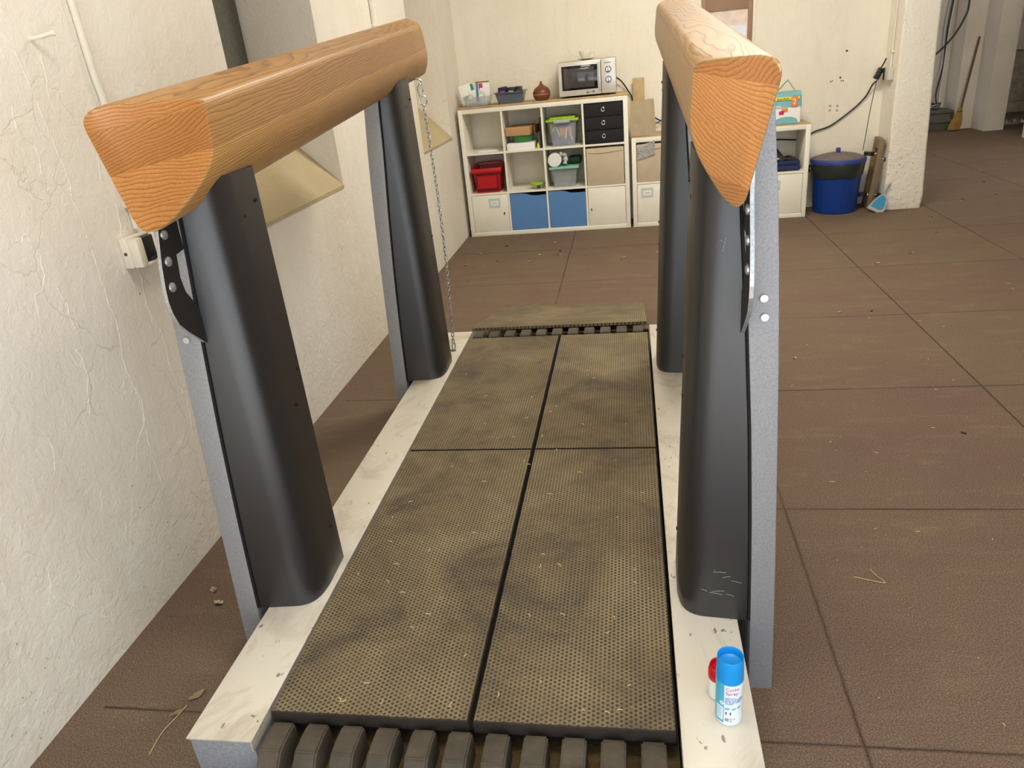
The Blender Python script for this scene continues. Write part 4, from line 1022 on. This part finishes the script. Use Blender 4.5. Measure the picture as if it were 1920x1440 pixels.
tag(obj('power_cable', bm, 'cable'), 'black cable sagging along the back wall from socket to the low shelf', 'cable')
bm = bmesh.new(); tube(bm, spline([(2.035, 6.985, 1.03), (2.0, 6.96, .8), (1.975, 6.93, .6), (1.955, 6.9, .49)], 6), .003, 6)
tag(obj('thin_cord', bm, 'cable'), 'thin dark cord hanging from the plug down to the dolly', 'cord')
bm = bmesh.new(); tube(bm, spline([(-.11, 7.0, 1.25), (-.06, 7.03, 1.21), (.0, 7.05, 1.12), (.03, 7.05, 1.05), (.03, 7.05, .9), (.02, 7.06, .8)], 8), .006, 8)
tag(obj('microwave_cable', bm, 'cable'), 'black cable running down from the microwave behind the beige bag', 'cable')
bm = bmesh.new(); tube(bm, spline([(.18, 7.05, .93), (.23, 7.05, .88), (.29, 7.05, .85), (.4, 7.05, .84), (.5, 7.05, .8), (.55, 7.05, .78)], 8), .006, 8)
tube(bm, spline([(.19, 7.03, .81), (.22, 7.03, .83), (.27, 7.04, .85)], 5), .004, 6)
tag(obj('loose_cable', bm, 'cable'), 'loose black cable between the beige bag and the far right post', 'cable')

# ------------------------------------------------------------------ bin, dolly, dustpan
bx, by = 1.752, 6.865
t = thing('rubbish_bin', 'blue ribbed plastic bin with dusty lid standing against the back wall', 'bin', (bx, by, 0))
bm = bmesh.new(); seg = 96; rings = []
for r, z in ((.0, .004), (.165, 0), (.172, .006), (.178, .05), (.200, .40), (.203, .412)):
    rings.append([(bx+(r+(.0025*math.cos(i*2*math.pi/seg*24) if .01 < z < .4 else 0))*math.cos(2*math.pi*i/seg), by+(r+(.0025*math.cos(i*2*math.pi/seg*24) if .01 < z < .4 else 0))*math.sin(2*math.pi*i/seg), z) for i in range(seg)])
loft(bm, rings, cap=False); obj('bin_body', bm, 'binblue', t)
bm = bmesh.new(); rings = []
for k, (r, z) in enumerate(((.199, .30), (.203, .31), (.212, .36), (.218, .40), (.214, .425), (.19, .43))):
    rings.append([(bx+(r+.006*noise.noise((i*.25, z*30, 1)))*math.cos(2*math.pi*i/seg), by+(r+.006*noise.noise((i*.25, z*30, 1)))*math.sin(2*math.pi*i/seg), z+(.018*noise.noise((i*.12, 4, 2)) if k < 2 else 0)) for i in range(seg)])
loft(bm, rings, cap=False); obj('bin_liner', bm, 'liner', t)
bm = bmesh.new(); tube(bm, spline([(bx-.20, by-.03, .41), (bx-.235, by-.02, .40), (bx-.24, by, .375), (bx-.225, by+.01, .35)], 5), .012, 8); obj('bag_knot', bm, 'liner', t)
ld = bmesh.new(); rings = []
for r, z in ((.214, .415), (.222, .417), (.224, .44), (.219, .450), (.205, .455)):
    rings.append([(bx+r*math.cos(2*math.pi*i/seg), by+r*math.sin(2*math.pi*i/seg), z) for i in range(seg)])
loft(ld, rings, cap=False); lid = obj('lid', ld, 'binlid', t)
ld = bmesh.new(); rings = []
for r, z in ((.206, .453), (.15, .473), (.08, .488), (.03, .495), (.0, .496)):
    rings.append([(bx+r*math.cos(2*math.pi*i/seg), by+r*math.sin(2*math.pi*i/seg), z+.0025*(1 if (i//4) % 2 else 0)*(r > .03)) for i in range(seg)])
loft(ld, rings, cap=False); obj('lid_dome', ld, 'dust', lid)
bm = B(bx-.02, bx+.012, by-.02, by+.02, .492, .532, .006); obj('lid_knob', bm, 'binlid', lid)
# wheeled dolly standing on edge against the pier
t = thing('wheeled_dolly', 'wooden dolly with black castors standing on edge between bin and pier', 'dolly', (2.03, 6.93, 0))
MD = Matrix.Translation((2.035, 6.935, .0)) @ Matrix.Rotation(.10, 4, 'Y') @ Matrix.Rotation(-.12, 4, 'Z')
bm = bmesh.new(); box(bm, -.02, .02, -.14, -.10, 0, .58, .004, MD); obj('frame_board', bm, 'dolly', t)
bm = bmesh.new(); box(bm, -.02, .02, -.10, .08, .50, .58, .004, MD); obj('cross_board', bm, 'dolly', t)
bm = bmesh.new(); box(bm, -.02, .02, -.10, .08, .0, .08, .004, MD); obj('cross_board', bm, 'dolly', t)
bm = bmesh.new(); box(bm, -.02, .02, .08, .12, 0, .58, .004, MD); obj('frame_board', bm, 'dolly', t)
for (sx_, z) in ((-.075, .46), (.09, .42), (-.07, .12), (.09, .12)):
    c0 = MD @ Vector((sx_, -.09, z)); ax = (MD.to_3x3() @ Vector((0, 0, 1))).normalized()
    bm = bmesh.new(); cyl(bm, c0-ax*.014, c0+ax*.014, .042, seg=24); wh = obj('castor_wheel', bm, 'blackp', t)
    bm = bmesh.new(); c1 = MD @ Vector((.02*(1 if sx_ > 0 else -1), -.09, z)); cyl(bm, c1, c0, .014, .009, seg=12); obj('castor_fork', bm, 'chrome', wh)
# dustpan
t = thing('dustpan', 'grey dustpan with blue inside leaning on its edge by the white pier', 'dustpan', (2.10, 6.84, 0))
MP = Matrix.Translation((2.045, 6.70, .012)) @ Matrix.Rotation(.30, 4, 'Y') @ Matrix.Rotation(-.18, 4, 'X') @ Matrix.Scale(.85, 4)
body = [(-.09, .005), (.055, -.02), (.085, .03), (.075, .12), (.05, .165), (.02, .175), (-.01, .15), (-.05, .09)]
bm = bmesh.new(); prism(bm, roundpoly(body, .012, 3), 1, -.02, .015); bmesh.ops.transform(bm, matrix=MP, verts=bm.verts); obj('pan', bm, 'pan', t)
bm = bmesh.new(); prism(bm, [(x*.74+.0, z*.74+.03) for x, z in roundpoly(body, .012, 3)], 1, -.024, -.018); bmesh.ops.transform(bm, matrix=MP, verts=bm.verts); obj('pan_inside', bm, 'panblue', t)
bm = bmesh.new(); pp = [MP @ Vector(p) for p in spline([(.03, 0, .17), (.02, -.01, .21), (.03, -.01, .25), (.05, 0, .29)], 5)]; tube(bm, pp, [.010]*5+[.013]*(len(pp)-9)+[.008]*4, 10); obj('handle', bm, 'pan', t)

# ------------------------------------------------------------------ back room items
t = thing('straw_broom', 'straw broom with long wooden stick leaning on the far room wall', 'broom', (4.42, 11.38, 0))
a = Vector((4.40, 11.38, .02)); b_ = Vector((4.60, 11.55, 1.16)); dd = (b_-a)
bm = bmesh.new(); tube(bm, [a+dd*.24, a+dd*.6, b_], .014, 10); obj('stick', bm, 'stick', t)
bm = bmesh.new(); rings = []
for u, rw in ((0, .075), (.06, .078), (.12, .062), (.18, .04), (.2, .03), (.24, .018), (.26, .016)):
    c0 = a+dd*u-Vector((.03*(1-u*4) if u < .25 else 0, 0, 0)); rings.append([c0+Vector((rw*math.cos(i*math.pi/12)*(1+.06*math.sin(i*5)), rw*.45*math.sin(i*math.pi/12), 0)) for i in range(24)])
loft(bm, rings); obj('straw_head', bm, 'straw', t)
bm = bmesh.new(); tube(bm, [a+dd*.2+Vector((.03*math.cos(i*math.pi/8)-.006, .016*math.sin(i*math.pi/8), 0)) for i in range(16)], .006, 6, closed=True); obj('binding', bm, 'stick', t)
t = thing('grey_crate', 'low grey green crate behind the pier under hanging cables', 'crate', (4.1, 11.7, 0))
bm = bmesh.new(); box(bm, 3.75, 4.38, 11.55, 11.95, .0, .26, .01); obj('crate_body', bm, 'crate', t)
bm = bmesh.new(); box(bm, 3.73, 4.40, 11.53, 11.97, .10, .13, .006); box(bm, 3.73, 4.40, 11.53, 11.97, .225, .262, .006); obj('crate_ribs', bm, 'crate', t)
t = thing('cable_bundle', 'tangle of grey cables hanging from the wall onto the grey crate', 'cables', (4.2, 11.9, .26))
for k, (dx, r) in enumerate(((0, .012), (.035, .010), (.06, .014))):
    bm = bmesh.new(); tube(bm, spline([(4.34+dx, 11.97, 3.2), (4.34+dx, 11.96, 1.9), (4.30+dx, 11.94, 1.3), (4.31+dx*.6, 11.93, .8), (4.20+dx*2.2, 11.9, .45), (4.25+dx, 11.8, .275)], 8), r, 8); obj('cable', bm, ['pan', 'cable', 'far'][k], t)
for k in range(5):
    bm = bmesh.new(); cx_ = 4.1+.03*k; rr = .16-.02*k
    tube(bm, [(cx_+rr*math.cos(i*math.pi/10), 11.75+rr*.8*math.sin(i*math.pi/10), .275+.012*k+.02*abs(math.sin(i*.7+k))) for i in range(20)], .008, 6, closed=True); obj('coil', bm, ['cable', 'pan'][k % 2], t)
bm = bmesh.new(); tube(bm, spline([(4.36, 11.55, 2.6), (4.40, 11.52, 1.65), (4.36, 11.5, 1.4), (4.22, 11.5, 1.15), (4.0, 11.5, .95), (3.7, 11.5, .85)], 8), .013, 8)
tag(obj('hanging_cable', bm, 'cable'), 'thick black cable looping across the far room wall', 'cable')

# ------------------------------------------------------------------ litter on the floor and platform
def leaf_mesh(seed, L_, W_):
    r = random.Random(seed); bm = bmesh.new(); n = 7; rows = []
    for i in range(n+1):
        u = i/n; w_ = W_*math.sin(math.pi*min(max(u, .03), .97))**.8*(1+.3*r.uniform(-1, 1)); z = .003+.12*L_*(u-.5)**2*4*r.uniform(.6, 1)
        rows.append([bm.verts.new((L_*(u-.5), -w_/2, z+.1*w_)), bm.verts.new((L_*(u-.5), 0, z)), bm.verts.new((L_*(u-.5), w_/2, z+.25*w_*r.uniform(.2, 1)))])
    for a, b_ in zip(rows, rows[1:]):
        for k in range(2): bm.faces.new((a[k], b_[k], b_[k+1], a[k+1]))
    bmesh.ops.solidify(bm, geom=bm.faces[:], thickness=.0012)
    z0 = min(v.co.z for v in bm.verts); bmesh.ops.translate(bm, vec=(0, 0, -z0), verts=bm.verts)
    return bm
protoL = {}
for key, mt in (('pale', 'leafp'), ('dark', 'leafd')):
    for sd in range(3):
        bm = leaf_mesh(sd+(10 if key == 'dark' else 0), .05, .028)
        me = bpy.data.meshes.new('leaf'); bm.to_mesh(me); bm.free(); me.materials.append(M[mt]); protoL[(key, sd)] = me
pale = [(907, 458), (997, 467), (1031, 461), (965, 481), (1012, 497), (1032, 493), (1050, 498), (1094, 495), (1159, 461), (1174, 475), (1212, 495), (1157, 508), (1155, 516), (912, 528), (880, 524), (848, 545), (904, 489), (1001, 518)]
LEAF_XY = {'pale': [], 'dark': []}
# positions on the floor in metres
LEAF_XY['pale'] = [(-1.31,6.40),(-.83,6.26),(-.66,6.28),(-1.0,6.06),(-.75,5.88),(-.66,5.90),(-.58,5.84),(-.37,5.82),(-.05,6.1),(.02,5.98),(.19,5.76),(-.07,5.67),(-.08,5.60),(-1.18,5.62),(-1.33,5.68),(-1.45,5.5),(-1.27,6.02),(-.8,5.68),
  (1.62,5.15),(1.9,5.35),(2.25,5.9),(2.4,6.4),(2.9,7.4),(3.0,8.0),(3.3,7.7),(3.5,8.3),(2.7,8.6),(3.6,9.0),(3.9,9.5),(3.2,9.3),(2.8,6.9),(3.4,10.1),(3.9,8.7),(.78,3.55),(1.15,4.2),(1.5,4.0),(.65,4.7),(-1.38,1.75),(-1.33,1.69),(-1.24,1.72),(-1.25,1.93)]
LEAF_XY['dark'] = [(-1.08,6.24),(-.59,5.97),(-1.08,5.75),(-.6,5.86),(-1.22,5.2),(-1.3,4.95),(2.85,7.0),(3.0,6.7),(3.15,7.1),(3.4,9.6),(1.32,4.2),(.75,5.2),(1.25,2.75),(2.6,9.0)]
labs = {'pale': ('small dry pale leaf lying on the brown rubber floor', 'pale dry leaves scattered on the floor'), 'dark': ('small dark brown leaf lying on the brown rubber floor', 'dark dry leaves scattered on the floor')}
for key in ('pale', 'dark'):
    for i, (x, y) in enumerate(LEAF_XY[key]):
        me = protoL[(key, i % 3)]
        o = bpy.data.objects.new('dry_leaf', me); C.objects.link(o); o.location = (x, y, .0005); o.rotation_euler = (0, 0, random.uniform(0, 6.28))
        s = random.uniform(.45, .95) if key == 'pale' else random.uniform(.45, .8)
        o.scale = (s, s, s); tag(o, labs[key][0], 'leaf', labs[key][1])
# larger twig with a leaf by the left wall
t = thing('twig', 'dry twig with two pale leaves on the floor by the left wall', 'twig', (-1.21, 1.27, 0))
bm = bmesh.new(); tube(bm, spline([(-1.22, 1.14, .002), (-1.225, 1.2, .003), (-1.215, 1.25, .003), (-1.205, 1.29, .005)], 5), .0012, 6); obj('stem', bm, 'strawp', t)
for (x, y, rz, sc) in ((-1.195, 1.325, 1.0, .9), (-1.22, 1.265, .8, .6)):
    bm = leaf_mesh(5, .05*sc, .024*sc); bmesh.ops.transform(bm, matrix=Matrix.Translation((x, y, .004)) @ Matrix.Rotation(rz, 4, 'Z'), verts=bm.verts); obj('leaf', bm, 'leafp', t)
# straw stalks
def straw(pts, lab, grp=None):
    bm = bmesh.new(); tube(bm, spline(pts, 3), .0011, 5); o = obj('straw_stalk', bm, 'strawp'); tag(o, lab, 'straw', grp)
straw([(.62, 1.87, .0015), (.66, 1.855, .002), (.70, 1.845, .0015), (.685, 1.875, .002), (.675, 1.905, .0015)], 'bent pale straw stalk on the floor to the right of the platform')
rs = random.Random(11)
for k in range(26):
    x = rs.uniform(.55, 2.2); y = rs.uniform(1.3, 4.6); a = rs.uniform(0, 3.1); l_ = rs.uniform(.008, .022)
    straw([(x, y, .0012), (x+l_*math.cos(a), y+l_*math.sin(a), .0012)], 'short bit of straw lying on the brown floor', 'straw bits on the floor')
for k in range(60):
    x = rs.uniform(-.8, .03); y = 1.15+2.0*rs.random()**2; a = rs.uniform(0, 3.1); l_ = rs.uniform(.006, .016)
    straw([(x, y, ZT+.0015), (x+.5*l_*math.cos(a), y+.5*l_*math.sin(a), ZT+.002), (x+l_*math.cos(a+.4), y+l_*math.sin(a+.4), ZT+.0015)], 'short bit of straw lying on the studded rubber mats', 'straw bits on the platform')
